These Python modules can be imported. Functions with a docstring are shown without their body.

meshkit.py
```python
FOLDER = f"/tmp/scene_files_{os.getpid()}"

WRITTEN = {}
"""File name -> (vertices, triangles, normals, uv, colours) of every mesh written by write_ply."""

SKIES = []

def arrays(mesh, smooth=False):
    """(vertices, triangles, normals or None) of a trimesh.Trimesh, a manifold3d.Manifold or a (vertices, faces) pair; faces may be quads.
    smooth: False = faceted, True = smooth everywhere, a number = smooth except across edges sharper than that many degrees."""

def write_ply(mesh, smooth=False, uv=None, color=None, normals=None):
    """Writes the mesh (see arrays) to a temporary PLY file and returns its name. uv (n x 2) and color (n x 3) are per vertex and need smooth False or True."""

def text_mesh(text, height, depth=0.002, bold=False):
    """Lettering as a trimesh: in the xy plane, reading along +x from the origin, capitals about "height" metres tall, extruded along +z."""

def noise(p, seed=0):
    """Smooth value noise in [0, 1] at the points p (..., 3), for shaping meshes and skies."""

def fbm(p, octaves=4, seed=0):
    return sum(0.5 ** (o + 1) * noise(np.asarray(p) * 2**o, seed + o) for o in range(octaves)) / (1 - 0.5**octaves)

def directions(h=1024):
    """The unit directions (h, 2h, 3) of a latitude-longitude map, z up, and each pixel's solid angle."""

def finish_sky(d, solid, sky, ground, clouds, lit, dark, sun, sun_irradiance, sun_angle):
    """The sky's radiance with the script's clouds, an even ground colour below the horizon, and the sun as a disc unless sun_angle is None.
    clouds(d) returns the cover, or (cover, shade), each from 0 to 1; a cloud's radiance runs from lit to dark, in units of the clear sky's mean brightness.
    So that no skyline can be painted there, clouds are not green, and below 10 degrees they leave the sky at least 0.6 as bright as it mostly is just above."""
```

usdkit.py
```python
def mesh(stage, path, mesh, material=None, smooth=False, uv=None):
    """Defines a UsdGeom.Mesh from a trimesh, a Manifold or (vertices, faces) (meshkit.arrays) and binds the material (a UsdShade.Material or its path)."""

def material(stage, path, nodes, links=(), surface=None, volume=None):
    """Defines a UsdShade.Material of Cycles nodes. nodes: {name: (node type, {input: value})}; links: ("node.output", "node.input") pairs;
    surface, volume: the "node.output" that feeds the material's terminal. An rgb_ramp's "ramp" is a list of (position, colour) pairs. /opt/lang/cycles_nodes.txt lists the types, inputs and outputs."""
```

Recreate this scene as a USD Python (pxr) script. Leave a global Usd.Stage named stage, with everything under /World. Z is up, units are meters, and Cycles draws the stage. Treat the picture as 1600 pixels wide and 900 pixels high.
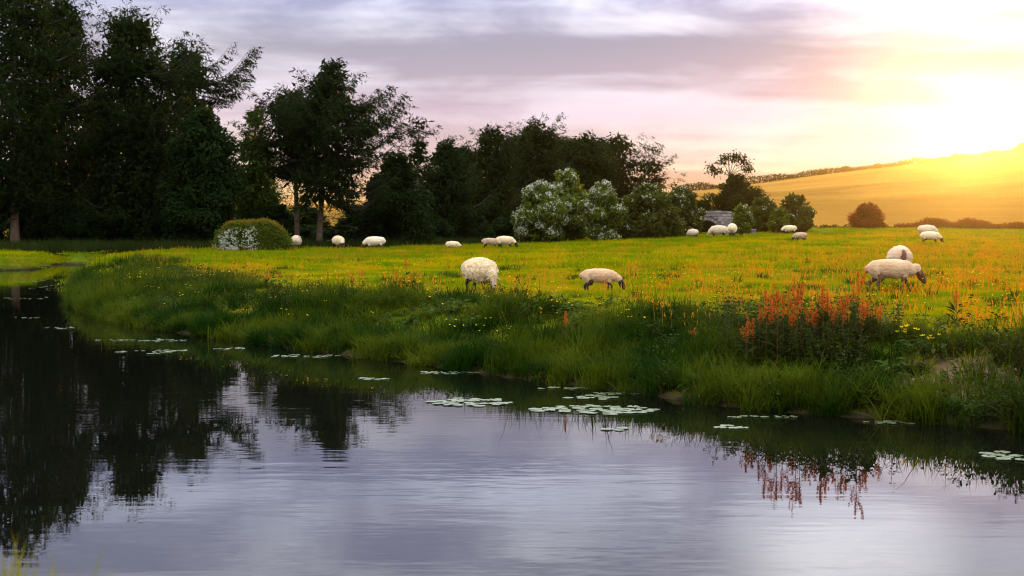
import math
import numpy as np, trimesh, manifold3d as m3
import usdkit, meshkit
from scipy.spatial import cKDTree
from shapely import Polygon, contains_xy
from pxr import Usd, UsdGeom, UsdLux, UsdShade, Gf, Sdf, Vt

stage = Usd.Stage.CreateInMemory()
UsdGeom.SetStageUpAxis(stage, 'Z')
UsdGeom.Xform.Define(stage, '/World'); UsdGeom.Scope.Define(stage, '/World/Looks')
PI = math.pi

# ------------------------------------------------------------------ camera
CAM_Z, FPX = 2.0, 2222.0                       # metres above the pond; focal length in photo pixels (1600 wide)
PITCH = math.atan(96 / FPX)
cam = UsdGeom.Camera.Define(stage, '/World/camera')
cam.CreateHorizontalApertureAttr(36.0); cam.CreateVerticalApertureAttr(20.25); cam.CreateFocalLengthAttr(36.0 * FPX / 1600)
cam.CreateFStopAttr(3.2); cam.CreateFocusDistanceAttr(22.0); cam.CreateExposureAttr(0.45)
cam.AddTranslateOp().Set(Gf.Vec3d(0, 0, CAM_Z)); cam.AddRotateXOp().Set(90 - math.degrees(PITCH))

# ------------------------------------------------------------------ sky and sun
SUN_AZ, SUN_EL = math.atan2(1535 - 800, FPX), math.radians(3.5)      # azimuth clockwise from +y
SUN = np.array([math.sin(SUN_AZ) * math.cos(SUN_EL), math.cos(SUN_AZ) * math.cos(SUN_EL), math.sin(SUN_EL)])

def mathn(op, a=None, b=None, c=None, clamp=False):
    d = {'math_type': op}
    for k, v in (('value1', a), ('value2', b), ('value3', c)):
        if v is not None: d[k] = float(v)
    if clamp: d['use_clamp'] = True
    return ('math', d)

sky_nodes = {
    'tc': ('geometry', {}),
    'dir': ('vector_math', {'math_type': 'normalize'}),
    'x': ('separate_xyz', {}),
    'zpos': mathn('maximum', b=0.0),
    'zc': mathn('add', b=0.10),
    'u': mathn('divide'), 'v': mathn('divide'), 'uv': ('combine_xyz', {'z': 0.0}),
    'map1': ('mapping', {'scale': (0.26, 0.66, 1.0), 'location': (4.2, 2.6, 0.0), 'rotation': (0, 0, 0.10)}),
    'n1': ('noise_texture', {'scale': 1.0, 'detail': 4.0, 'roughness': 0.45, 'distortion': 0.5}),
    'map2': ('mapping', {'scale': (0.6, 2.0, 1.0), 'location': (7.3, 0.4, 0.0)}),
    'n2': ('noise_texture', {'scale': 1.0, 'detail': 4.0, 'roughness': 0.55}),
    'map3': ('mapping', {'scale': (7.0, 7.0, 24.0), 'location': (2.0, 0.3, 1.6), 'rotation': (0.0, 0.10, 0.0)}), 'n3': ('noise_texture', {'scale': 1.0, 'detail': 5.0, 'roughness': 0.55, 'distortion': 0.4}), 'n3s': mathn('multiply', b=0.36), 'n23': mathn('add'),
    'nn': mathn('multiply_add', b=0.46), 'n2s': mathn('multiply', b=0.18),
    'cover': ('map_range', {'range_type': 'smoothstep', 'from_min': 0.42, 'from_max': 0.57, 'to_min': 0.0, 'to_max': 1.0, 'clamp': True}),
    'gapdot': ('vector_math', {'math_type': 'dot_product', 'vector2': (math.sin(.236) * math.cos(0.226), math.cos(.236) * math.cos(0.226), math.sin(0.226))}),
    'gap': ('map_range', {'range_type': 'smoothstep', 'from_min': 0.9945, 'from_max': 1.0030, 'to_min': 0.0, 'to_max': 1.0, 'clamp': True}), 'gj': mathn('multiply_add', b=0.016, c=-0.0085), 'gs': mathn('add'), 'gn2': ('map_range', {'range_type': 'smoothstep', 'from_min': 0.30, 'from_max': 0.60, 'to_min': 0.1, 'to_max': 1.0, 'clamp': True}), 'gel': ('map_range', {'range_type': 'smoothstep', 'from_min': 0.158, 'from_max': 0.215, 'to_min': 0.0, 'to_max': 1.0, 'clamp': True}), 'gape': mathn('multiply'), 'gapn': mathn('multiply'), 'cov2': mathn('subtract', clamp=True), 'gcol': ('vector_math', {'math_type': 'scale', 'vector1': (15.0, 14.4, 14.0)}), 'gapadd': ('vector_math', {'math_type': 'add'}),
    'el': ('map_range', {'from_min': 0.0, 'from_max': 0.5, 'to_min': 0.0, 'to_max': 1.0, 'clamp': True}),
    # sin(elevation)/0.5 : bright gaps and grey cloud bellies; highest stops raised to light the ground
    'bright': ('rgb_ramp', {'ramp': [(0.0, (8.0, 3.6, 0.5)), (0.035, (8.8, 5.4, 1.8)), (0.066, (9.2, 7.4, 4.6)), (0.115, (8.2, 6.9, 6.0)), (0.15, (6.7, 5.6, 6.3)), (0.20, (7.0, 6.6, 7.4)), (0.28, (7.4, 7.3, 8.2)), (0.36, (9.8, 10.4, 12.8)), (0.6, (12.5, 12.6, 13.2)), (1.0, (16.5, 16.2, 16.2))]}),
    'grey': ('rgb_ramp', {'ramp': [(0.0, (7.0, 2.6, 0.4)), (0.05, (6.2, 3.6, 1.8)), (0.10, (5.6, 4.2, 4.1)), (0.16, (4.7, 3.6, 4.3)), (0.25, (3.2, 3.05, 3.8)), (0.32, (3.1, 3.2, 5.0)), (0.5, (5.2, 5.4, 7.6)), (1.0, (11.5, 11.5, 12.2))]}),
    'clouds': ('mix', {'mix_type': 'mix'}),
    'sky': ('sky_texture', {'sky_type': 'single_scattering', 'sun_disc': False, 'sun_elevation': SUN_EL, 'sun_rotation': SUN_AZ, 'aerosol_density': 1.0}),
    'both': ('mix', {'mix_type': 'mix', 'fac': 0.985}),
    'dot': ('vector_math', {'math_type': 'dot_product', 'vector2': tuple(SUN)}),
    'dpos': mathn('maximum', b=0.0),
    'g1': mathn('power', b=7000.0), 'g2': mathn('power', b=300.0), 'g3': mathn('power', b=24.0),
    'c1': ('vector_math', {'math_type': 'scale', 'vector1': (55.0, 40.0, 10.0)}),
    'c2': ('vector_math', {'math_type': 'scale', 'vector1': (1.6, 0.9, 0.0)}),
    'c3': ('vector_math', {'math_type': 'scale', 'vector1': (0.25, 0.0, 0.05)}),
    'a1': ('vector_math', {'math_type': 'add'}), 'a2': ('vector_math', {'math_type': 'add'}), 'a3': ('vector_math', {'math_type': 'add'}),
    'bg': ('background_shader', {'strength': 0.10}),
}
sky_links = [('tc.position', 'dir.vector1'), ('dir.vector', 'x.vector'), ('x.z', 'zpos.value1'), ('zpos.value', 'zc.value1'),
    ('x.x', 'u.value1'), ('zc.value', 'u.value2'), ('x.y', 'v.value1'), ('zc.value', 'v.value2'), ('u.value', 'uv.x'), ('v.value', 'uv.y'),
    ('uv.vector', 'map1.vector'), ('map1.vector', 'n1.vector'), ('uv.vector', 'map2.vector'), ('map2.vector', 'n2.vector'),
    ('n2.fac', 'n2s.value1'), ('n1.fac', 'nn.value1'), ('dir.vector', 'map3.vector'), ('map3.vector', 'n3.vector'), ('n3.fac', 'n3s.value1'), ('n3s.value', 'n23.value1'), ('n2s.value', 'n23.value2'), ('n23.value', 'nn.value3'), ('nn.value', 'cover.value'),
    ('zpos.value', 'el.value'), ('el.result', 'bright.fac'), ('el.result', 'grey.fac'),
    ('dir.vector', 'gapdot.vector1'), ('nn.value', 'gj.value1'), ('gapdot.value', 'gs.value1'), ('gj.value', 'gs.value2'), ('gs.value', 'gap.value'), ('zpos.value', 'gel.value'), ('gap.result', 'gape.value1'), ('gel.result', 'gape.value2'), ('gape.value', 'gapn.value1'), ('n2.fac', 'gn2.value'), ('gn2.result', 'gapn.value2'), ('cover.result', 'cov2.value1'), ('gapn.value', 'cov2.value2'), ('gapn.value', 'gcol.scale'), ('cov2.value', 'clouds.fac'), ('bright.color', 'clouds.color1'), ('grey.color', 'clouds.color2'),
    ('sky.color', 'both.color1'), ('clouds.color', 'gapadd.vector1'), ('gcol.vector', 'gapadd.vector2'), ('gapadd.vector', 'both.color2'),
    ('dir.vector', 'dot.vector1'), ('dot.value', 'dpos.value1'), ('dpos.value', 'g1.value1'), ('dpos.value', 'g2.value1'), ('dpos.value', 'g3.value1'),
    ('g1.value', 'c1.scale'), ('g2.value', 'c2.scale'), ('g3.value', 'c3.scale'),
    ('c1.vector', 'a1.vector1'), ('c2.vector', 'a1.vector2'), ('a1.vector', 'a2.vector1'), ('c3.vector', 'a2.vector2'),
    ('a2.vector', 'a3.vector1'), ('both.color', 'a3.vector2'), ('a3.vector', 'bg.color')]
sky_mat = usdkit.material(stage, '/World/Looks/sky_look', sky_nodes, sky_links, surface='bg.background')
dome = UsdLux.DomeLight.Define(stage, '/World/sky')
dome.CreateIntensityAttr(1.0)
UsdShade.MaterialBindingAPI.Apply(dome.GetPrim()).Bind(sky_mat)
dome.GetPrim().SetCustomDataByKey('kind', 'structure')

sun = UsdLux.DistantLight.Define(stage, '/World/sun')
sun.CreateNormalizeAttr(True); sun.CreateIntensityAttr(1.25); sun.CreateAngleAttr(0.5); sun.CreateColorAttr(Gf.Vec3f(1.0, 0.47, 0.09))
sun.AddRotateZOp().Set(-math.degrees(SUN_AZ)); sun.AddRotateXOp().Set(-(90 + math.degrees(SUN_EL)) + 0)   # -z turned to look along -SUN (checked below)
M = UsdGeom.XformCache().GetLocalToWorldTransform(sun.GetPrim())
zaxis = np.array(M.TransformDir(Gf.Vec3d(0, 0, 1)))
if np.dot(zaxis, SUN) < 0.999:
    sun.ClearXformOpOrder()
    sun.AddRotateZOp(opSuffix='b').Set(-math.degrees(SUN_AZ)); sun.AddRotateXOp(opSuffix='b').Set(-(90 - math.degrees(SUN_EL)))
    M = UsdGeom.XformCache().GetLocalToWorldTransform(sun.GetPrim())
    zaxis = np.array(M.TransformDir(Gf.Vec3d(0, 0, 1)))
assert np.dot(zaxis, SUN) > 0.999, (zaxis, SUN)

# ------------------------------------------------------------------ helpers
names = {}
def numbered(parent, name):
    k = (parent, name); n = names.get(k, -1) + 1; names[k] = n
    return f'{parent}/{name}' if n == 0 else f'{parent}/{name}_{n:03d}'
def tag(prim, label=None, cat=None, group=None, kind=None):
    prim = prim.GetPrim() if hasattr(prim, 'GetPrim') else prim
    for k, v in (('label', label), ('category', cat), ('group', group), ('kind', kind)):
        if v: prim.SetCustomDataByKey(k, v)
    return prim
def thing(name, label, cat, loc=(0, 0, 0), rotz=0.0, scale=None, group=None):
    x = UsdGeom.Xform.Define(stage, numbered('/World', name))
    x.AddTranslateOp().Set(Gf.Vec3d(*map(float, loc)))
    if rotz: x.AddRotateZOp().Set(math.degrees(rotz))
    if scale is not None: x.AddScaleOp().Set(Gf.Vec3f(*np.broadcast_to(scale, 3).astype(float).tolist()))
    return tag(x, label, cat, group)
def obj(name, mesh, mat, parent=None, smooth=False):
    path = numbered(str(parent.GetPath()) if parent else '/World', name)
    return usdkit.mesh(stage, path, mesh, mat, smooth=smooth).GetPrim()
def dup(src, label, loc, rotz=0.0, scale=None, group=None, name=None, cat=None):
    r = thing(name or src.GetName().rstrip('0123456789').rstrip('_'), label, cat or src.GetCustomData().get('category'), loc, rotz, scale, group)
    r.GetReferences().AddInternalReference(src.GetPath()); r.SetInstanceable(True)
    return r
def ray(px, py):
    r = np.array([(px - 800) / FPX, 1.0, (450 - py) / FPX])
    c, s = math.cos(PITCH), math.sin(PITCH)
    return np.array([r[0], c * r[1] + s * r[2], -s * r[1] + c * r[2]])
def at_z(px, py, z=0.0):
    r = ray(px, py); t = (z - CAM_Z) / r[2]
    return np.array([r[0] * t, r[1] * t])
def at_d(px, py, d):                            # the point of that line of sight d metres away along y
    r = ray(px, py); return np.array([0, 0, CAM_Z]) + r * d / r[1]
def sstep(a, b, x):
    t = np.clip((np.asarray(x, float) - a) / (b - a), 0, 1); return t * t * (3 - 2 * t)
def merge(parts):
    vs, fs, n = [], [], 0
    for v, f in parts:
        vs.append(np.asarray(v, float)); fs.append(np.asarray(f) + n); n += len(v)
    return np.vstack(vs), np.vstack(fs)
def tube(P, R, sides=5):
    P = np.asarray(P, float); R = np.broadcast_to(R, (len(P),))
    t = np.gradient(P, axis=0); t /= np.linalg.norm(t, axis=1, keepdims=True) + 1e-12
    a = np.cross(t, np.where(np.abs(t[:, 2:]) < 0.9, [0, 0, 1.0], [1.0, 0, 0])); a /= np.linalg.norm(a, axis=1, keepdims=True) + 1e-12
    b = np.cross(t, a); g = np.arange(sides) * 2 * PI / sides
    v = P[:, None] + R[:, None, None] * (np.cos(g)[None, :, None] * a[:, None] + np.sin(g)[None, :, None] * b[:, None])
    i, j = np.meshgrid(np.arange(len(P) - 1), np.arange(sides), indexing='ij')
    q = np.stack([i * sides + j, i * sides + (j + 1) % sides, (i + 1) * sides + (j + 1) % sides, (i + 1) * sides + j], -1).reshape(-1, 4)
    return v.reshape(-1, 3), np.vstack([q[:, [0, 1, 2]], q[:, [0, 2, 3]]])
def unit(v): return v / (np.linalg.norm(v, axis=-1, keepdims=True) + 1e-12)
def cards(P, D, L, W, rng, N=None, bend=0.0):
    """Leaf-sized diamonds: base P, direction D, length L, width W, face normals near N (or random)."""
    n = len(P); D = unit(D)
    if N is None: N = rng.normal(size=(n, 3))
    S = unit(np.cross(D, N)); L = np.broadcast_to(L, n)[:, None]; W = np.broadcast_to(W, n)[:, None]
    up = unit(np.cross(S, D))
    mid = P + D * L * 0.45 + up * L * bend
    v = np.stack([P, mid + S * W / 2, P + D * L, mid - S * W / 2], 1).reshape(-1, 3)
    k = np.arange(n)[:, None] * 4
    return v, np.vstack([k + [0, 1, 2], k + [0, 2, 3]])

# ------------------------------------------------------------------ materials
def foliage(name, c1, c2, rough=0.6, trans=0.35, tint=(1.25, 1.15, 0.6), patch=0.0, c3=None, pscale=0.2, spec=0.04):
    nodes = {'g': ('geometry', {}), 'ramp': ('rgb_ramp', {'ramp': [(0.0, c1), (1.0, c2)]}),
             'p': ('principled_bsdf', {'roughness': rough, 'specular_ior_level': spec}),
             't': ('translucent_bsdf', {}), 'tm': ('mix', {'mix_type': 'multiply', 'fac': 1.0, 'color2': tint}), 'm': ('mix_closure', {'fac': trans})}
    links = [('g.random_per_island', 'ramp.fac'), ('p.BSDF', 'm.closure1'), ('t.BSDF', 'm.closure2'), ('tm.color', 't.color')]
    src = 'ramp.color'
    if c3 is not None:
        nodes |= {'n': ('noise_texture', {'scale': pscale, 'detail': 4.0, 'roughness': 0.6}), 'nr': ('map_range', {'from_min': 0.42, 'from_max': 0.62, 'to_min': 0.0, 'to_max': patch, 'clamp': True}),
                  'mx': ('mix', {'mix_type': 'mix', 'color2': c3})}
        links += [('g.position', 'n.vector'), ('n.fac', 'nr.value'), ('nr.result', 'mx.fac'), (src, 'mx.color1')]
        src = 'mx.color'
    links += [(src, 'p.base_color'), (src, 'tm.color1')]
    return usdkit.material(stage, f'/World/Looks/{name}', nodes, links, surface='m.closure')
def plain(name, color, rough=0.7, color2=None, scale=6.0, bump=0.0, spec=0.3, bscale=None, coord='position', **more):
    nodes = {'p': ('principled_bsdf', {'base_color': color, 'roughness': rough, 'specular_ior_level': spec, **more})}
    links = []
    if color2 is not None or bump:
        nodes['g'] = ('geometry', {}) if coord == 'position' else ('texture_coordinate', {}); out = 'g.position' if coord == 'position' else 'g.object'
        nodes['n'] = ('noise_texture', {'scale': scale, 'detail': 5.0, 'roughness': 0.6}); links.append((out, 'n.vector'))
    if color2 is not None:
        nodes['r'] = ('rgb_ramp', {'ramp': [(0.35, color), (0.65, color2)]}); links += [('n.fac', 'r.fac'), ('r.color', 'p.base_color')]
    if bump:
        nodes['n2'] = ('noise_texture', {'scale': bscale or scale * 3, 'detail': 4.0}); nodes['b'] = ('bump', {'strength': 1.0, 'distance': bump})
        links += [(out, 'n2.vector'), ('n2.fac', 'b.height'), ('b.normal', 'p.normal')]
    return usdkit.material(stage, f'/World/Looks/{name}', nodes, links, surface='p.BSDF')

# ------------------------------------------------------------------ terrain
shore_px = [(2300, 745), (1900, 716), (1700, 694), (1600, 676), (1500, 664), (1400, 656), (1300, 650), (1200, 642), (1100, 631), (1000, 616), (900, 603), (800, 590), (700, 576), (600, 563),
            (500, 550), (400, 537), (300, 523), (220, 511), (165, 500), (135, 490), (117, 477), (112, 465), (117, 450), (130, 436), (150, 425), (172, 416.5), (205, 412), (215, 409.8),
            (175, 410.6), (140, 413.5), (100, 413.5), (88, 411), (84, 414), (78, 417.5), (50, 421.5), (0, 423), (-300, 424.5)]
far_shore = [tuple(at_z(*p)) for p in shore_px]
water_poly = Polygon(far_shore + [(-60, 58), (-60, 8), (-9, 6.6), (-4, 5.7), (-1.5, 5.3), (0.2, 4.4), (2, 3.4), (9, 2.6), (30, 2.6), (30, 9.0)])
ring = water_poly.segmentize(0.15).exterior
shore_tree = cKDTree(np.array(ring.coords))
def shore_dist(x, y):
    """Distance from the waterline, positive on land."""
    x, y = np.broadcast_arrays(np.asarray(x, float), np.asarray(y, float))
    d = shore_tree.query(np.stack([x.ravel(), y.ravel()], -1))[0].reshape(x.shape)
    return np.where(contains_xy(water_poly, x, y), -d, d)
ridge_px = [(-3200, 340), (-1500, 338), (0, 332), (600, 318), (900, 306), (1100, 297), (1200, 284), (1300, 270.5), (1400, 259), (1500, 248), (1600, 236), (1800, 214), (2300, 190), (3500, 200), (6000, 240)]
RIDGE_Y = 800.0
ridge_pts = np.array([at_d(a, b, RIDGE_Y) for a, b in ridge_px])
def field_z(x, y):
    z = 0.62 + 0.50 * sstep(45, 112, y) * sstep(-6, 16, x) + 0.55 * sstep(100, 170, y) * sstep(-10, 35, x)
    return z
def ground_z(x, y, sd=None):
    x, y = np.broadcast_arrays(np.asarray(x, float), np.asarray(y, float))
    if sd is None: sd = shore_dist(x, y)
    P = np.stack([x, y, np.zeros_like(x)], -1)
    lump = meshkit.fbm(P * [0.55, 0.55, 1], 3, 5) - 0.5
    near_side = y < 7.5
    top = np.where(near_side, 0.55, field_z(x, y))
    w = np.where(near_side, 0.8, np.where((x < -14) & (y > 55), 1.1, 3.3)) * (1 + 0.5 * (meshkit.noise(P * 0.3, 9) - 0.5))
    bank = top * (0.18 * sstep(-0.05, 0.22, sd) + 0.82 * sstep(0.05, 1.0, sd / w) ** 0.85)
    z = np.where(sd > 0, bank + lump * 0.22 * sstep(0.2, 1.5, sd) * np.where(y < 60, 1, 0.5), np.maximum(-0.9, sd * 0.5))
    # the hill beyond
    rz = np.interp(x, ridge_pts[:, 0], ridge_pts[:, 2])
    t = np.clip((y - 185) / (RIDGE_Y - 185), 0, 1.0)
    hill = (rz - field_z(x, y)) * (0.75 * t + 0.25 * np.sin(t * PI / 2)) - 12 * sstep(RIDGE_Y, RIDGE_Y + 500, y)
    return z + np.where(y > 185, hill + (meshkit.fbm(P * 0.012, 3, 3) - 0.5) * 3.0 * sstep(200, 400, y) * (1 - sstep(650, RIDGE_Y, y)), 0)
def on_ground(px, py):
    """Where the line of sight through a photo pixel meets the ground."""
    r = ray(px, py); t = np.arange(8, 400, 0.1)
    x, y, z = r[0] * t, r[1] * t, CAM_Z + r[2] * t
    g = ground_z(x, y); hit = np.nonzero(z < g)[0]
    k = hit[0] if len(hit) else len(t) - 1
    return np.array([x[k], y[k], float(g[k])])
gy = np.concatenate([np.arange(-6, 4, 0.5), np.arange(4, 42, 0.28), np.arange(42, 90, 0.6), np.arange(90, 185.1, 2.5), np.linspace(195, RIDGE_Y, 40), np.linspace(RIDGE_Y + 15, RIDGE_Y + 60, 4)])
gx = np.concatenate([-np.geomspace(900, 31, 40), np.arange(-30, 18, 0.28), np.geomspace(19, 900, 44)])
X, Y = np.meshgrid(gx, gy)
Z = ground_z(X, Y)
V = np.stack([X, Y, Z], -1).reshape(-1, 3)
ny, nx = X.shape
I, J = np.meshgrid(np.arange(ny - 1), np.arange(nx - 1), indexing='ij')
Q = np.stack([I * nx + J, I * nx + J + 1, (I + 1) * nx + J + 1, (I + 1) * nx + J], -1)
split = int(np.argmin(np.abs(gy - 185)))
def sheet(q):
    q = q.reshape(-1, 4); used, inv = np.unique(q, return_inverse=True); q = inv.reshape(-1, 4)
    return V[used], np.vstack([q[:, [0, 1, 2]], q[:, [0, 2, 3]]])

soil = usdkit.material(stage, '/World/Looks/meadow_ground', {
    'g': ('geometry', {}), 's': ('separate_xyz', {}),
    'n': ('noise_texture', {'scale': 0.35, 'detail': 6.0, 'roughness': 0.65}), 'n2': ('noise_texture', {'scale': 6.0, 'detail': 5.0}),
    'r': ('rgb_ramp', {'ramp': [(0.36, (0.035, 0.070, 0.004)), (0.5, (0.085, 0.105, 0.006)), (0.64, (0.16, 0.125, 0.010))]}),
    'mud': ('rgb_ramp', {'ramp': [(0.3, (0.012, 0.011, 0.007)), (0.7, (0.035, 0.03, 0.014))]}),
    'bd': ('vector_math', {'math_type': 'subtract', 'vector2': (5.2, 15.9, 0.3)}), 'bm': ('vector_math', {'math_type': 'multiply', 'vector2': (1.0, 1.0, 0.0)}), 'bl': ('vector_math', {'math_type': 'length'}), 'bj': mathn('multiply_add', b=1.3, c=-0.65), 'ba': mathn('add'), 'bf': ('map_range', {'from_min': 1.25, 'from_max': 0.75, 'clamp': True}), 'bare': ('mix', {'mix_type': 'mix', 'color2': (0.085, 0.055, 0.036)}),
    'h': ('map_range', {'from_min': 0.02, 'from_max': 0.22, 'clamp': True}), 'm': ('mix', {'mix_type': 'mix'}),
    'b': ('bump', {'strength': 0.8, 'distance': 0.05}), 'p': ('principled_bsdf', {'roughness': 0.95, 'specular_ior_level': 0.0})},
    [('g.position', 's.vector'), ('g.position', 'n.vector'), ('g.position', 'n2.vector'), ('n.fac', 'r.fac'), ('n2.fac', 'mud.fac'), ('s.z', 'h.value'), ('h.result', 'm.fac'),
     ('mud.color', 'm.color1'), ('r.color', 'm.color2'), ('g.position', 'bd.vector1'), ('bd.vector', 'bm.vector1'), ('bm.vector', 'bl.vector1'), ('n2.fac', 'bj.value1'), ('bl.value', 'ba.value1'), ('bj.value', 'ba.value2'), ('ba.value', 'bf.value'), ('bf.result', 'bare.fac'), ('m.color', 'bare.color1'), ('bare.color', 'p.base_color'), ('n2.fac', 'b.height'), ('b.normal', 'p.normal')], surface='p.BSDF')
hill_mat = usdkit.material(stage, '/World/Looks/hill_grass', {
    'g': ('geometry', {}), 'map': ('mapping', {'scale': (0.012, 0.06, 0.3), 'rotation': (0, 0, 0.12)}), 'n': ('noise_texture', {'scale': 1.0, 'detail': 8.0, 'roughness': 0.7}),
    'n2': ('noise_texture', {'scale': 0.5, 'detail': 6.0, 'roughness': 0.7}), 'mix': ('mix', {'mix_type': 'mix', 'fac': 0.45}),
    'r': ('rgb_ramp', {'ramp': [(0.36, (0.14, 0.072, 0.003)), (0.5, (0.22, 0.108, 0.005)), (0.64, (0.29, 0.150, 0.018))]}),
    'b': ('bump', {'strength': 1.0, 'distance': 0.6}), 'p': ('principled_bsdf', {'roughness': 1.0, 'specular_ior_level': 0.05})},
    [('g.position', 'map.vector'), ('map.vector', 'n.vector'), ('g.position', 'n2.vector'), ('n.color', 'mix.color1'), ('n2.color', 'mix.color2'), ('mix.color', 'r.fac'), ('r.color', 'p.base_color'),
     ('n2.fac', 'b.height'), ('b.normal', 'p.normal')], surface='p.BSDF')
tag(obj('meadow', sheet(Q[:split]), soil, smooth=True), 'flat green meadow with a low grassy bank running down to the pond', 'meadow', kind='structure')
tag(obj('hill', sheet(Q[split:]), hill_mat, smooth=True), 'golden grass hillside rising to the right towards the low sun', 'hill', kind='structure')

water_mat = usdkit.material(stage, '/World/Looks/water', {
    'g': ('geometry', {}), 'map': ('mapping', {'scale': (0.55, 2.4, 1.0), 'rotation': (0, 0, 0.05)}), 'n': ('noise_texture', {'scale': 1.0, 'detail': 3.0, 'roughness': 0.5}),
    'map2': ('mapping', {'scale': (2.2, 8.0, 1.0), 'rotation': (0, 0, -0.08)}), 'n2': ('noise_texture', {'scale': 1.0, 'detail': 2.0}),
    'mask': ('noise_texture', {'scale': 0.16, 'detail': 2.0}), 'mr': ('map_range', {'from_min': 0.40, 'from_max': 0.62, 'to_min': 0.10, 'to_max': 1.0, 'clamp': True}),
    's2': mathn('multiply', b=0.35), 'ad': mathn('add'), 'mu': mathn('multiply'),
    'b': ('bump', {'strength': 1.0, 'distance': 0.0036}),
    'p': ('principled_bsdf', {'base_color': (0.0012, 0.0013, 0.001), 'roughness': 0.003, 'ior': 1.333, 'specular_ior_level': 0.5})},
    [('g.position', 'map.vector'), ('map.vector', 'n.vector'), ('g.position', 'map2.vector'), ('map2.vector', 'n2.vector'), ('g.position', 'mask.vector'), ('mask.fac', 'mr.value'),
     ('n2.fac', 's2.value1'), ('n.fac', 'ad.value1'), ('s2.value', 'ad.value2'), ('ad.value', 'mu.value1'), ('mr.result', 'mu.value2'), ('mu.value', 'b.height'), ('b.normal', 'p.normal')], surface='p.BSDF')
wx, wy = np.linspace(-62, 32, 60), np.linspace(-1, 82, 60)
WX, WY = np.meshgrid(wx, wy); wi, wj = np.meshgrid(np.arange(59), np.arange(59), indexing='ij')
wq = np.stack([wi * 60 + wj, wi * 60 + wj + 1, (wi + 1) * 60 + wj + 1, (wi + 1) * 60 + wj], -1).reshape(-1, 4)
tag(obj('pond', (np.stack([WX, WY, 0 * WX], -1).reshape(-1, 3), np.vstack([wq[:, [0, 1, 2]], wq[:, [0, 2, 3]]])), water_mat), 'still dark pond mirroring the sky and the trees', 'pond', kind='structure')
# ------------------------------------------------------------------ trees
twig_bark = plain('twig_bark', (0.016, 0.011, 0.008), 0.95)
bark = plain('bark', (0.055, 0.035, 0.022), 0.9, (0.10, 0.065, 0.042), 5.0, 0.03)
larch_leaf = foliage('larch_needles', (0.010, 0.020, 0.003), (0.150, 0.185, 0.014), trans=0.34)
dark_leaf = foliage('dark_leaves', (0.010, 0.022, 0.004), (0.105, 0.165, 0.016), trans=0.3)
ash_leaf = foliage('ash_leaves', (0.045, 0.075, 0.012), (0.085, 0.125, 0.018), trans=0.35)
olive_leaf = foliage('olive_leaves', (0.018, 0.026, 0.004), (0.170, 0.160, 0.014), trans=0.38)
haw_leaf = foliage('hawthorn_leaves', (0.085, 0.115, 0.014), (0.19, 0.20, 0.03), trans=0.35)
blossom = foliage('hawthorn_blossom', (0.55, 0.57, 0.48), (0.78, 0.78, 0.68), trans=0.2, tint=(1, 1, 1))
sage_leaf = foliage('sage_leaves', (0.05, 0.065, 0.010), (0.19, 0.20, 0.03), trans=0.35)
russet_leaf = foliage('russet_leaves', (0.16, 0.035, 0.008), (0.32, 0.075, 0.014), trans=0.4)

def env(prof, t, cosa, s):
    t = np.clip(t, 0, 1); p = np.array(prof, float)
    l, r = np.interp(t, p[:, 0], p[:, 1]) * s, np.interp(t, p[:, 0], p[:, 2]) * s
    return np.where(cosa > 0, r * cosa ** 2 + (l + r) / 2 * (1 - cosa ** 2), l * cosa ** 2 + (l + r) / 2 * (1 - cosa ** 2))

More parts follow.
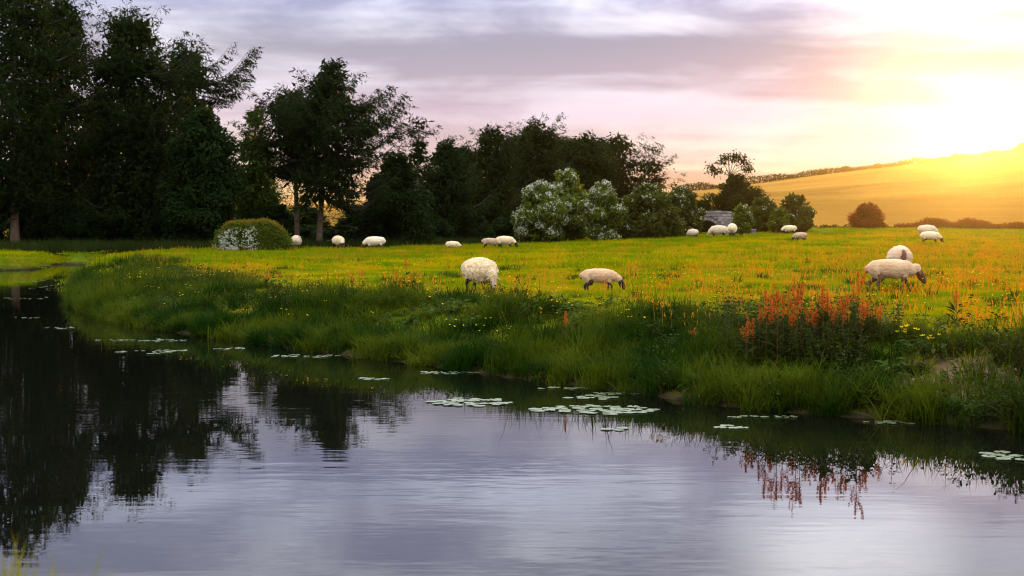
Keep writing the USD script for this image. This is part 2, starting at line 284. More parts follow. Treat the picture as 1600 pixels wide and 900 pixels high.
def larch(H, zb, prof, s, rng, n=75, wide=1.22, lean=(0, 0), inner=3000, dens=1.0, extra=(), csize=1.0, rough=0.25, holes=0.0):
    """Trunk and drooping sprays: H height, zb lowest branch, prof (t, left, right) reach in photo px, s metres a px."""
    s = s * wide; n = int(n * 1.35); inner = int(inner * 1.5)
    zz = np.linspace(0, 1, 9)
    wob = np.cumsum(rng.normal(0, 0.05, (9, 2)), 0)
    T = np.stack([lean[0] * zz + wob[:, 0] * zz, lean[1] * zz + wob[:, 1] * zz, zz * H - 0.15], 1)
    wood = [tube(T, np.interp(zz, [0, .08, .6, 1], [0.30, 0.22, 0.13, 0.03]) * (H / 15) ** 0.7, 8)]
    tr = lambda z: np.stack([np.interp(z / H, zz, T[:, k]) for k in range(3)], -1)
    PB, DB, LB, WB = [], [], [], []
    tiers = max(7, int((H - zb) / 0.75)); lay = np.sort(rng.uniform(0, 1, tiers)) * .4 + np.linspace(0, 1, tiers) * .6; reach = rng.uniform(.62, 1.12, tiers)
    ti = rng.integers(0, tiers, n); t = np.clip(lay[ti] + rng.normal(0, .010, n), 0, 1)
    az = rng.uniform(0, 2 * PI, n)
    jobs = [(zb + (H - zb) * tt * 0.985, a, env(prof, tt, np.cos(a), s) * rch * rng.uniform(1 - rough, 1 + rough), np.interp(tt, [0, .5, .85, 1], [-0.06, 0.10, .22, 0.75]) + rng.normal(0, .05), 0.75) for tt, a, rch in zip(t, az, reach[ti])] + list(extra)
    for z, a, L, up, thick in jobs:
        if L < 0.25: L = 0.25
        k = max(5, int(L / 0.45)); q = np.linspace(0, 1, k)
        o = tr(z); h = np.array([math.cos(a), math.sin(a), 0.0])
        rise = L * (math.sin(up) * q - 0.20 * np.sin(q * PI) + 0.16 * q ** 3)
        B = o + h * (L * math.cos(up) * q)[:, None] + np.array([0, 0, 1]) * rise[:, None] + np.cumsum(rng.normal(0, 0.03, (k, 3)), 0) * q[:, None]
        wood.append(tube(B, np.linspace(0.018 + 0.008 * L, 0.005, k), 3))
        m = max(5, int(L / 0.14 * thick * dens)); qs = rng.uniform(0.12, 1.0, m) ** 0.8
        C = np.stack([np.interp(qs, q, B[:, i]) for i in range(3)], -1)
        side = np.array([-h[1], h[0], 0]) * rng.choice([-1, 1], m)[:, None]
        tl = (0.32 + 0.34 * L * (1 - 0.75 * qs)) * rng.uniform(0.5, 1.1, m); tl = np.minimum(tl, 1.7)
        td = unit(h * rng.uniform(0.5, 1.2, (m, 1)) + side * rng.uniform(0.3, 1.0, (m, 1)) + np.array([0, 0, 1]) * rng.normal(-0.10, 0.10, (m, 1)))
        c = np.maximum(3, (tl / 0.085 * dens).astype(int)); idx = np.repeat(np.arange(m), c)
        f = rng.uniform(0, 1, len(idx))
        P = C[idx] + td[idx] * (tl[idx] * f)[:, None] - np.array([0, 0, 1]) * (0.22 * tl[idx] * f ** 2)[:, None]
        D = td[idx] * 0.8 + rng.normal(0, 0.45, (len(idx), 3)) - np.array([0, 0, 1]) * rng.uniform(0.0, 0.9, (len(idx), 1))
        PB.append(P); DB.append(D); LB.append(rng.uniform(0.16, 0.36, len(idx)) * csize); WB.append(rng.uniform(0.04, 0.085, len(idx)) * csize)
    if inner:                                   # the dense twiggy inside of the crown
        tt = rng.uniform(0, 0.95, inner); a = rng.uniform(0, 2 * PI, inner); r = np.sqrt(rng.uniform(0, 1, inner)) * 0.55 * env(prof, tt, np.cos(a), s)
        P = tr(zb + (H - zb) * tt) + np.stack([np.cos(a) * r, np.sin(a) * r, rng.normal(-0.2, .3, inner)], -1)
        keep = meshkit.noise(P * 0.9, 4) > 0.36
        P = P[keep]; PB.append(P); DB.append(rng.normal(0, 1, P.shape) - [0, 0, .5]); LB.append(rng.uniform(0.3, 0.6, len(P)) * csize); WB.append(rng.uniform(0.12, 0.24, len(P)) * csize)
    P, D, L, W = np.vstack(PB), np.vstack(DB), np.concatenate(LB), np.concatenate(WB)
    if holes:
        keep = ~((meshkit.noise(P * 0.75 + 7, 6) > 1 - holes) & (P[:, 2] < zb + .5 * (H - zb))); P, D, L, W = P[keep], D[keep], L[keep], W[keep]
    return (wood[0], merge(wood[1:])), cards(P, D, L, W, rng)

def broadleaf(H, zb, prof, s, rng, clumps=60, leaves=260, lean=(0, 0), csize=1.0, inner=1500, cr=(0.5, 1.0), hollow=0.35, trunk_r=None):
    zz = np.linspace(0, 1, 8); T = np.stack([lean[0] * zz ** 1.3, lean[1] * zz, zz * H * 0.8 - 0.15], 1)
    wood = [tube(T, np.linspace(trunk_r or H * 0.022, 0.03, 8), 7)]
    t = rng.uniform(0.02, 0.97, clumps); a = rng.uniform(0, 2 * PI, clumps); R = env(prof, t, np.cos(a), s)
    cz = rng.uniform(cr[0] * .7, cr[1] * 1.1, clumps) * np.clip(R / 1.6, 0.45, 1.2)
    r = np.maximum(R - cz * 0.45, 0) * rng.uniform(hollow, 1.15, clumps) ** 0.5
    C = np.stack([np.cos(a) * r + lean[0] * (zb / H + (1 - zb / H) * t) ** 1.3, np.sin(a) * r + lean[1] * t, zb + (H - zb) * t - cz * 0.35 * t], -1)
    for c in C[:: max(1, clumps // 26)]:
        z0 = np.clip(c[2] * 0.55, 0.3, H * 0.7); b = np.array([np.interp(z0, T[:, 2], T[:, k]) for k in range(3)])
        q = np.linspace(0, 1, 5)[:, None]; B = b + (c - b) * q + np.array([0, 0, 1]) * (0.25 * np.sin(q * PI)) + rng.normal(0, .06, (5, 3)) * q
        wood.append(tube(B, np.linspace(0.05, 0.012, 5) * H / 8, 4))
    n = (leaves * (cz / np.mean(cz)) ** 2).astype(int) + 20; idx = np.repeat(np.arange(clumps), n)
    u = unit(rng.normal(0, 1, (len(idx), 3))); rad = cz[idx] * rng.uniform(0.35, 1.12, len(idx)) ** 0.6
    P = C[idx] + u * rad[:, None] * [1, 1, 0.8]
    D = np.cross(u, rng.normal(0, 1, u.shape)) + u * 0.35 - [0, 0, .35]
    N = u + rng.normal(0, .5, u.shape)
    L = rng.uniform(0.14, 0.30, len(idx)) * csize; W = L * rng.uniform(0.45, 0.75, len(idx))
    if inner:
        tt = rng.uniform(0, 0.9, inner); aa = rng.uniform(0, 2 * PI, inner); rr = np.sqrt(rng.uniform(0, 1, inner)) * 0.7 * env(prof, tt, np.cos(aa), s)
        Pi = np.stack([np.cos(aa) * rr + lean[0] * tt, np.sin(aa) * rr, zb + (H - zb) * tt], -1)
        Li = rng.uniform(0.3, 0.6, inner) * csize
        P = np.vstack([P, Pi]); D = np.vstack([D, rng.normal(0, 1, Pi.shape)]); N = np.vstack([N, rng.normal(0, 1, Pi.shape)]); L = np.concatenate([L, Li]); W = np.concatenate([W, Li * 0.5])
    return (wood[0], merge(wood[1:])), cards(P, D, L, W, rng, N), (C, cz)

def plant_tree(name, label, cat, px, d, made, leaf, group=None, rot=0.0):
    x = at_d(px, 350, d)[0]
    t = thing(name, label, cat, (x, d, float(ground_z(x, d)) - 0.05), rot, group=group)
    obj('trunk', made[0][0], bark, t, smooth=True); obj('branches', made[0][1], twig_bark, t)
    c = obj('crown', made[1], leaf, t)
    return t, c
def hgt(px, py, d):
    p = at_d(px, py, d); return p[2] - float(ground_z(p[0], d)) + 0.05

WOOD = 'trees of the dark wood along the left side of the meadow'
def add_larch(px, d, top, base, prof, seed, label, leaf=None, name='larch_tree', **kw):
    d = d + 5; rng = np.random.default_rng(seed); s = d / FPX
    lean = kw.pop('lean_px', 0) * s
    ex = [(hgt(px, y, d), az, L * s, up, th) for y, az, L, up, th in kw.pop('extra_px', ())]
    return plant_tree(name, label, 'tree', px, d, larch(hgt(px, top, d), max(0.3, hgt(px, base, d)), prof, s, rng, lean=(lean, 0), extra=ex, **kw), leaf or larch_leaf, WOOD)
def add_broad(px, d, top, base, prof, seed, label, leaf=None, name='broadleaf_tree', cat='tree', group=None, **kw):
    rng = np.random.default_rng(seed); s = d / FPX
    lean = kw.pop('lean_px', 0) * s
    wood, crown, cl = broadleaf(hgt(px, top, d), max(0.1, hgt(px, base, d)), prof, s, rng, lean=(lean, 0), **kw)
    t, c = plant_tree(name, label, cat, px, d, (wood, crown), leaf or dark_leaf, group)
    return t, cl, s

add_larch(23, 78, -75, 318, [(0, 70, 75), (.25, 120, 110), (.6, 125, 95), (.85, 85, 70), (1, 10, 10)], 11, 'tall larch at the far left edge with its bare brown trunk foot showing', n=110, inner=6500)
add_larch(98, 84, -30, 345, [(0, 80, 70), (.3, 95, 90), (.65, 80, 62), (.9, 45, 40), (1, 6, 6)], 12, 'tall larch second from the left edge, its tip above the picture', n=95, inner=6500)
add_larch(203, 82, 10, 350, [(0, 80, 80), (.35, 85, 95), (.7, 78, 90), (.88, 55, 62), (.96, 40, 40), (1, 8, 10)], 13, 'tall larch whose pointed top is third from the left edge', n=100, inner=7500, lean_px=-6)
add_larch(292, 88, 62, 350, [(0, 60, 60), (.3, 60, 65), (.7, 60, 60), (.9, 55, 35), (1, 10, 10)], 14, 'larch with one long bough reaching out right against the sky', n=80, inner=5000,
          extra_px=[(118, 0.05, 112, 0.30, 1.9), (130, -0.45, 92, 0.10, 1.9), (112, 0.5, 112, 0.30, 1.9), (142, 0.15, 84, 0.02, 1.7), (100, -.1, 74, 0.35, 1.7), (124, -.2, 108, .16, 1.8), (136, .35, 98, .12, 1.8)])
add_broad(318, 84, 165, 392, [(0, 50, 52), (.4, 60, 58), (.75, 50, 45), (1, 15, 15)], 15, 'dense dark rounded broadleaf tree left of the blossoming clipped hedge', group=WOOD, clumps=90, leaves=240, inner=3500, cr=(0.4, 0.8))
add_larch(398, 90, 165, 370, [(0, 40, 45), (.4, 45, 50), (.8, 28, 30), (1, 6, 6)], 16, 'paler green slender tree rising behind the blossoming clipped hedge', leaf=ash_leaf, n=70, inner=3500)
add_larch(464, 84, 138, 275, [(0, 55, 40), (.3, 70, 45), (.7, 62, 40), (.9, 40, 30), (1, 8, 8)], 17, 'larch with a bare trunk standing just right of the blossoming clipped hedge', n=95, inner=2600, holes=.40)
add_larch(498, 82, 93, 300, [(0, 40, 90), (.25, 58, 104), (.5, 76, 104), (.66, 64, 92), (.74, 38, 42), (.86, 40, 36), (.95, 20, 30), (1, 5, 8)], 18, 'tall spreading larch with a flat layered top and leaning bare trunk', n=190, inner=4200, holes=.40, lean_px=14, extra_px=[(185, 0.1, 122, 0.22, 3), (150, 0.0, 95, 0.1, 3), (152, 0.4, 80, 0.1, 3), (170, PI - .1, 95, 0.2, 3), (215, 0.0, 118, 0.1, 3), (200, .3, 112, .18, 3), (230, -.2, 105, .05, 3), (245, .2, 95, .0, 3)])
add_larch(652, 94, 184, 262, [(0, 34, 34), (.35, 20, 18), (.5, 6, 8), (.7, 8, 12), (.82, 26, 32), (.93, 22, 30), (1, 6, 8)], 19, 'thin larch with a sparse bare-necked tuft of branches at its tip', n=46, inner=360)
add_broad(618, 92, 236, 392, [(0, 52, 50), (.5, 52, 52), (1, 12, 15)], 20, 'leafy dark broadleaf tree under the thin larch with the tufted tip', group=WOOD, clumps=75, leaves=240, inner=2400, cr=(0.4, 0.8))
add_larch(698, 97, 214, 378, [(0, 60, 55), (.4, 58, 55), (.75, 40, 42), (1, 8, 8)], 21, 'bushy larch clothed to the ground right of the thin tufted larch', n=90, inner=4200)
add_larch(765, 109, 194, 378, [(0, 60, 55), (.35, 58, 58), (.7, 45, 50), (.9, 28, 36), (1, 5, 8)], 22, 'olive green larch with ragged spikes on top, behind the sheep pair', leaf=olive_leaf, n=95, inner=4600)
add_larch(835, 117, 184, 372, [(0, 55, 55), (.4, 55, 58), (.75, 46, 52), (.92, 28, 42), (1, 5, 12)], 23, 'larch with upswept tip just left above the white hawthorns', leaf=olive_leaf, n=90, inner=4600, extra_px=[(205, 0.1, 42, 0.55, 2.0)])
add_broad(905, 130, 203, 360, [(0, 52, 55), (.5, 60, 55), (.8, 45, 45), (1, 14, 14)], 24, 'broad rounded tree behind the tallest white hawthorn', leaf=olive_leaf, group=WOOD, clumps=100, leaves=230, inner=2600)
add_larch(962, 132, 203, 360, [(0, 50, 50), (.4, 50, 52), (.75, 40, 44), (.92, 22, 30), (1, 6, 6)], 25, 'larch second from the right end of the dark wood', leaf=olive_leaf, n=80, inner=2800)
add_larch(1012, 134, 228, 345, [(0, 40, 42), (.4, 38, 40), (.75, 28, 34), (1, 5, 8)], 26, 'feathery larch at the right end of the dark wood, sky showing through', leaf=olive_leaf, n=52, inner=900, dens=0.9, extra_px=[(282, 0, 55, 0.12, 1.5), (255, .1, 40, .3, 1.3)])
# the second rank of the wood, seen between and behind the first
rng0 = np.random.default_rng(40)
back_a = add_larch(-30, 99, 150, 385, [(0, 62, 62), (.3, 70, 66), (.7, 48, 46), (.9, 26, 26), (1, 6, 6)], 41, 'dark tree of the second rank at the extreme left of the wood', n=80, inner=9000, name='wood_tree')[0]
for px, d, hs, lab in ((60, 108, 1.05, 'seen between the two leftmost larches'), (150, 105, 1.0, 'seen between the second and third larch from the left'), (235, 110, .95, 'behind the larch with the long bough'),
                       (335, 112, .78, 'behind the dense rounded broadleaf tree'), (405, 116, .38, 'low behind the paler slender tree'), (480, 112, .26, 'low behind the two bare larch trunks'), (560, 114, .27, 'low behind the flat-topped larch'),
                       (640, 115, .50, 'low behind the thin tufted larch'), (720, 124, .66, 'behind the bushy larch clothed to the ground'), (800, 130, .72, 'behind the olive green larch with ragged spikes'), (870, 140, .70, 'behind the white hawthorns at the left'), (940, 146, .66, 'behind the white hawthorns at the right')):
    x = at_d(px, 350, d)[0]
    dup(back_a, 'dark second-rank tree of the wood ' + lab, (x, d, float(ground_z(x, d)) - .05), rng0.uniform(0, 6), (d / 104 * 1.0, d / 104 * 1.0, hs * d / 104), WOOD)
# dark bushes along the foot of the wood
UNDER = 'dark bushes under the wood'
under = add_broad(-45, 84, 318, 396, [(0, 40, 40), (.5, 44, 42), (1, 14, 14)], 45, 'dark bush under the wood at the extreme left edge', name='understorey_bush', cat='bush', group=UNDER, clumps=45, leaves=200, inner=2500, cr=(.4, .7), trunk_r=.06)[0]
for k, (px, d, hs, lab) in enumerate(((58, 88, 1.0, 'right of the leftmost brown trunk'), (120, 86, .9, 'below the second larch from the left'), (178, 88, 1.0, 'below the third larch from the left'), (240, 87, .9, 'left of the dense rounded tree'),
                       (430, 93, .9, 'just behind the clipped hedge at its right end'), (482, 98, .5, 'between the two bare larch trunks'), (535, 93, .48, 'right of the leaning bare larch trunk'), (585, 94, .6, 'behind the sheep with the blue mark'),
                       (665, 99, .8, 'below the bushy larch at its left'), (735, 104, .8, 'behind the small lamb on the far meadow'), (800, 108, .8, 'left of the white hawthorns'))):
    x = at_d(px, 350, d)[0]
    dup(under, 'dark bush under the wood ' + lab, (x, d, float(ground_z(x, d)) - .05), k * 1.3, (1.05, 1.05, hs * 1.1), UNDER)

# hawthorns in blossom and the bushes round the bridge
def add_haw(px, d, top, base, prof, seed, label, amount, leaf=None, side=None, name='hawthorn', clumps=55, leaves=190, cr=(0.35, 0.7), **kw):
    t, (C, cz), s = add_broad(px, d, top, base, prof, seed, label, leaf or haw_leaf, name, 'hawthorn' if amount else 'bush', clumps=clumps, leaves=leaves, cr=cr, trunk_r=kw.pop('trunk_r', 0.12), **kw)
    if amount:
        rng = np.random.default_rng(seed + 500)
        m = int(amount); k = rng.integers(0, len(C), m)
        if side is not None:
            w = np.exp(-side * C[:, 0]); k = rng.choice(len(C), m, p=w / w.sum())
        u = unit(rng.normal(0, 1, (m, 3)) + [0, -.5, .35]); c0 = C[k] + u * (cz[k] * rng.uniform(0.9, 1.1, m))[:, None] * [1, 1, .85]
        j = np.repeat(np.arange(m), 7)
        P = c0[j] + rng.normal(0, 0.07, (len(j), 3)); N = u[j] + rng.normal(0, .4, (len(j), 3))
        obj('blossom', cards(P, np.cross(N, rng.normal(0, 1, N.shape)), rng.uniform(.06, .11, len(j)), rng.uniform(.06, .10, len(j)), rng, N), blossom, t)
    return t
add_haw(845, 104, 284, 372, [(0, 40, 34), (.45, 42, 38), (.8, 28, 28), (1, 8, 8)], 51, 'white-blossomed hawthorn at the left end of the hawthorn row', 1100, side=0.15)
add_haw(884, 108, 263, 372, [(0, 34, 34), (.5, 40, 42), (.8, 26, 28), (1, 8, 8)], 52, 'tallest hawthorn of the row, yellow-green with scattered white blossom', 620, side=0.3)
add_haw(942, 104, 284, 374, [(0, 20, 24), (.5, 36, 30), (.8, 24, 22), (1, 6, 6)], 53, 'narrow white-blossomed hawthorn, third from the left of the row', 800)
add_haw(1012, 108, 286, 370, [(0, 42, 46), (.45, 48, 50), (.8, 34, 36), (1, 10, 10)], 54, 'broad domed olive green hawthorn with hardly any blossom', 220, leaf=sage_leaf, clumps=75)
add_haw(1066, 114, 292, 366, [(0, 26, 26), (.5, 32, 32), (.8, 24, 24), (1, 8, 8)], 55, 'hawthorn just left of the stone bridge with a few white sprays', 200, leaf=sage_leaf)
add_haw(1160, 115, 322, 360, [(0, 13, 15), (.5, 16, 17), (1, 7, 7)], 56, 'small pale hawthorn in front of the stone bridge', 160, clumps=26, leaves=150, cr=(.25, .45), trunk_r=.06)
add_haw(1096, 140, 312, 358, [(0, 24, 24), (.5, 28, 28), (1, 10, 10)], 64, 'bush added behind the arch of the stone bridge to darken its opening', 0, leaf=olive_leaf, clumps=36, inner=1500, name='mound_bush')  # added bush, stands in for the shade inside the arch
add_haw(1190, 134, 308, 356, [(0, 26, 26), (.5, 28, 28), (1, 10, 10)], 57, 'olive bush on the mound right of the stone bridge', 30, leaf=sage_leaf, clumps=36, inner=900, name='mound_bush')
add_haw(1240, 132, 303, 357, [(0, 28, 28), (.5, 32, 32), (.8, 20, 22), (1, 8, 8)], 58, 'rounded olive bush at the right end of the bushes by the bridge', 25, leaf=sage_leaf, clumps=42, inner=900, name='mound_bush')
add_haw(1217, 128, 326, 362, [(0, 14, 16), (.5, 18, 18), (1, 7, 7)], 59, 'small low bush tucked between the two mound bushes', 20, leaf=haw_leaf, clumps=20, leaves=150, cr=(.25, .45), name='mound_bush', trunk_r=.06)
add_broad(1150, 150, 272, 345, [(0, 45, 60), (.4, 50, 52), (.7, 30, 30), (1, 10, 10)], 60, 'dark rounded tree behind the stone bridge with an arched sprig on top', leaf=olive_leaf, clumps=60, leaves=200, inner=1200, cr=(.5, .9))
rng = np.random.default_rng(61)
x0 = at_d(1140, 300, 152)[0]; s0 = 152 / FPX
arc = [(1140, 275), (1135, 262), (1120, 268), (1112, 262), (1128, 252), (1138, 246), (1148, 244), (1158, 247), (1164, 256), (1168, 264)]
zb0 = float(ground_z(x0, 152))
A = np.array([[at_d(a, b, 152)[0] - x0, 0, at_d(a, b, 152)[2] - zb0] for a, b in arc])
cl = np.repeat(A[2:], 150, 0); P = cl + rng.normal(0, 1, cl.shape) * [.32, .5, .26]
t = thing('umbrella_tree', 'thin tree with an open arched crown against the bright sky', 'tree', (x0, 152, zb0 - .05))
stem = np.array([[0, 0, 0], [0.1, 0, 3], A[0] * [1, 1, 1], A[5]]); limb = [tube(stem, [.14, .12, .07, .04], 6)] + [tube(np.array([A[0], (A[0] + A[k]) / 2 + [0, 0, .25], A[k]]), [.05, .035, .02], 4) for k in (2, 3, 4, 6, 7, 8, 9)]
obj('trunk', merge(limb), bark, t); obj('crown', cards(P, rng.normal(0, 1, P.shape), rng.uniform(.18, .34, len(P)), rng.uniform(.09, .18, len(P)), rng), olive_leaf, t)
add_haw(1357, 165, 316, 356, [(0, 22, 24), (.45, 27, 28), (.8, 16, 17), (1, 7, 7)], 62, 'lone round russet bush standing below the golden hillside', 0, leaf=russet_leaf, clumps=46, leaves=170, inner=500, cr=(.4, .8), name='round_bush')
# clipped hedge in blossom on the left
rng = np.random.default_rng(63)
hx, hd = at_d(396, 388, 77)[0], 77.0; hz = float(ground_z(hx, hd))
def hedge_cards(n, L, hgt_f, half, depth, rng, size):
    u = rng.uniform(-1, 1, n); v = rng.uniform(-1, 1, n); w = rng.uniform(0, 1, n) ** 0.6
    r = np.abs(u) ** 2.2
    h = hgt_f(u) * w
    shell = rng.uniform(0, 1, n) < .7
    v = np.where(shell, np.sign(v) * (1 - 0.2 * np.abs(v)), v)
    P = np.stack([u * half, v * depth * (1 - 0.55 * r) * (1 - .35 * w ** 3), h], -1) + rng.normal(0, .09, (n, 3))
    return P, cards(P, rng.normal(0, 1, (n, 3)) + [0, 0, .2], rng.uniform(.6, 1.3, n) * size, rng.uniform(.35, .6, n) * size, rng)
t = thing('clipped_hedge', 'short clipped hedge with flat russet top and white blossom at its left end', 'hedge', (hx, hd, hz - .03))
hf = lambda u: 1.66 * np.clip(1 - np.abs(u + .02) ** 4.0 * .62 + .10 * (meshkit.noise(np.stack([u * 3.0, 0 * u, 0 * u], -1), 8) - .5), .05, 2)
P, c = hedge_cards(15000, 0, hf, 2.0, 0.8, rng, .14); obj('crown', c, haw_leaf, t)
u = rng.uniform(-.80, .85, 1500); P = np.stack([u * 2.0, rng.uniform(-.5, .5, 1500) , hf(u) + rng.uniform(-.10, .08, 1500)], -1)
obj('new_shoots', cards(P, rng.normal(0, .4, P.shape) + [0, 0, 1], .15, .05, rng), foliage('golden_shoots', (0.20, 0.12, 0.015), (0.32, 0.20, 0.02), trans=0.4), t)
u = np.concatenate([rng.uniform(-1.0, -.35, 420), rng.normal(-.02, .10, 120)]); w = rng.uniform(.08, .85, len(u)); c0 = np.stack([u * 2.0, -.8 * (1 - .55 * np.abs(u) ** 2.2) * (1 - .35 * w ** 3) + rng.normal(0, .06, len(u)), hf(u) * w], -1)
j = np.repeat(np.arange(len(u)), 6); P = c0[j] + rng.normal(0, .05, (len(j), 3)); N = rng.normal(0, .5, P.shape) + [0, -1, .3]; pk = meshkit.noise(c0[j] * [6, 1, 8], 3) > .50; P, N = P[pk], N[pk]
obj('blossom', cards(P, np.cross(N, rng.normal(0, 1, N.shape)), .075, .06, rng, N), blossom, t)
obj('stem', merge([tube(np.array([[x, rng.normal(0, .2), 0], [x * 1.05, rng.normal(0, .2), 1.0]]), [.04, .02], 5) for x in np.linspace(-1.6, 1.6, 9)]), bark, t)
# hedgerows on the hill
def hedgerow(name, label, pts, h, depth, n, size, leaf, seed):
    rng = np.random.default_rng(seed); pts = np.array(pts); seg = np.linalg.norm(np.diff(pts[:, :2], axis=0), axis=1); S = np.concatenate([[0], np.cumsum(seg)])
    q = rng.uniform(0, S[-1], n); c = np.stack([np.interp(q, S, pts[:, k]) for k in range(3)], -1)
    hh = h * (0.6 + 0.9 * meshkit.noise(np.stack([q / (h * 2.5), 0 * q, 0 * q], -1), seed) ** 1.5)
    P = c + np.stack([rng.normal(0, size * .4, n), rng.uniform(-1, 1, n) * depth, rng.uniform(0, 1, n) * hh], -1)
    o = thing(name, label, 'hedge'); obj('crown', cards(P, rng.normal(0, 1, (n, 3)), rng.uniform(.7, 1.3, n) * size, rng.uniform(.4, .7, n) * size, rng), leaf, o)
    return o
def along(pix, d): return [(lambda p: (p[0], p[1], float(ground_z(p[0], p[1])) - .1))(at_d(px, 350, dd)) for px, dd in zip(pix, np.broadcast_to(d, len(pix)))]
hedgerow('hedgerow', 'thick russet hedgerow along the right edge of the meadow', along([1400, 1450, 1500, 1560, 1640, 1760], [178, 174, 168, 162, 156, 150]), 1.0, .8, 15000, .26, russet_leaf, 71)
hedgerow('hedgerow', 'low thin dark hedgerow at the foot of the hill beside the round bush', along([1200, 1260, 1320, 1400], [160, 168, 174, 178]), .5, .5, 3500, .2, olive_leaf, 72)
hedgerow('hedgerow', 'dark hedgerow along the skyline of the golden hill', [(lambda p: (p[0], RIDGE_Y - 2, float(ground_z(p[0], RIDGE_Y - 2)) - .6))(at_d(px, 300, RIDGE_Y)) for px in (1050, 1120, 1200, 1250, 1300, 1350, 1400, 1450, 1500, 1560, 1620, 1700)], 3.4, 1.5, 15000, 1.0, olive_leaf, 73)
for k, (px, hh, w, lab) in enumerate(((1283, 3.5, 8, 'small round hedge tree left on the hill skyline'), (1320, 4.6, 9, 'small bushy hedge tree midway on the hill skyline'), (1368, 3.4, 8, 'low hedge bush on the hill skyline right of its middle'), (1498, 4.6, 18, 'wide low hedge tree on the skyline left of the sun'), (1596, 7.5, 14, 'hedge tree on the skyline at the right picture edge'))):
    x = at_d(px, 300, RIDGE_Y)[0]; rng = np.random.default_rng(80 + k)
    wood, crown, _ = broadleaf(hh * .68, .5, [(0, w * .7, w * .7), (.5, w, w), (1, w * .3, w * .3)], RIDGE_Y / FPX, rng, clumps=16, leaves=50, csize=3.5, inner=60, cr=(.9, 1.5))
    t = thing('hedge_tree', lab, 'tree', (x, RIDGE_Y - 3, float(ground_z(x, RIDGE_Y - 3)) - .3)); obj('trunk', wood[0], bark, t); obj('branches', wood[1], twig_bark, t); obj('crown', crown, olive_leaf, t)

# the stone bridge among the bushes
stone = plain('bridge_stone', (0.085, 0.07, 0.07), 0.9, (0.14, 0.12, 0.115), 1.6, 0.03)
stones = [plain(f'stone_tone_{k}', c, 0.9, tuple(v * 1.25 for v in c), 4.0, 0.02) for k, c in enumerate(((0.135, .112, .112), (0.165, .138, .132), (0.105, .088, .092)))]
rng = np.random.default_rng(90)
bd = 127.0; bx = at_d(1112, 350, bd)[0]; bz = float(ground_z(bx, bd))
br = thing('stone_bridge', 'small arched grey stone bridge half hidden among the bushes', 'bridge', (bx, bd, bz - .05))
from shapely import Point, box as sbox
face = sbox(-3.2, -.3, 3.4, 1.75).union(Polygon([(-3.2, 1.7), (3.4, 1.7), (2.4, 1.95), (0.5, 2.05), (-1.5, 1.95)]))
arch = Point(-.55, .1).buffer(1.28).union(sbox(-1.83, -.6, .73, .1))
wall = trimesh.creation.extrude_polygon(face.difference(arch), 3.0, engine='earcut'); wall.apply_transform(trimesh.transformations.rotation_matrix(PI / 2, [1, 0, 0])); wall.apply_translation([0, 3.0, 0])
obj('wall', wall, stone, br)
for row in range(9):
    x = -3.1 + rng.uniform(0, .3); z = -.05 + row * .22
    while x < 3.2:
        w = rng.uniform(.32, .62); c = sbox(x + .015, z + .015, x + w - .015, z + .205)
        if face.contains(c) and not arch.buffer(.24).intersects(c):
            b = trimesh.creation.box([w - .03, .10, .19]); b.apply_translation([x + w / 2, -.02 - rng.uniform(0, .025), z + .11])
            obj('stone', b, stones[rng.integers(3)], br)
        x += w
for a in np.linspace(0.02, PI - .02, 15):
    b = trimesh.creation.box([.22, .14, .22]); b.apply_transform(trimesh.transformations.rotation_matrix(PI / 2 - a, [0, 1, 0])); b.apply_translation([-.55 + 1.41 * math.cos(a), -.035, .1 + 1.41 * math.sin(a)])
    obj('arch_stone', b, stones[rng.integers(3)], br)
for k in range(11):
    b = trimesh.creation.box([.54, .5, .16]); x = -2.8 + k * .56; b.apply_translation([x, .2, float(np.interp(x, [-3.2, -1.5, .5, 2.4, 3.4], [1.7, 1.95, 2.05, 1.95, 1.7])) + .10])
    obj('coping_stone', b, stones[rng.integers(3)], br)
tx = at_d(1160, 360, 121); tz = float(ground_z(tx[0], 121))
tr_ = thing('stone_trough', 'long low grey stone trough beside the small pale hawthorn', 'trough', (tx[0], 121, tz))
b = sbox(-1.1, -.3, 1.1, .3); hollow = trimesh.creation.extrude_polygon(b.difference(b.buffer(-.09)), .5, engine='earcut'); bot = trimesh.creation.box([2.0, .44, .1]); bot.apply_translation([0, 0, .08])
obj('basin', trimesh.util.concatenate([hollow, bot]), stone, tr_)
rim = trimesh.creation.extrude_polygon(b.buffer(.05).difference(b.buffer(-.10)), .07, engine='earcut'); rim.apply_translation([0, 0, .502]); obj('rim', rim, stones[1], tr_)
# grassy mound behind the bridge
mx = at_d(1215, 350, 138)[0]; mz = float(ground_z(mx, 138))
u, v = np.meshgrid(np.linspace(-1, 1, 30), np.linspace(-1, 1, 16)); hh = 0.85 * np.clip(1 - u ** 2, 0, 1) ** 1.1 * np.clip(1 - v ** 2, 0, 1)
VV = np.stack([mx + u * 6.5, 139 + v * 7, mz - .12 + hh * 1.1 + .1 * meshkit.noise(np.stack([u * 5, v * 5, 0 * u], -1), 2)], -1).reshape(-1, 3)
i, j = np.meshgrid(np.arange(15), np.arange(29), indexing='ij'); q = np.stack([i * 30 + j, i * 30 + j + 1, (i + 1) * 30 + j + 1, (i + 1) * 30 + j], -1).reshape(-1, 4)
tag(obj('mound', (VV, np.vstack([q[:, [0, 1, 2]], q[:, [0, 2, 3]]])), soil, smooth=True), 'low grassy mound right of the stone bridge', 'mound', kind='structure')
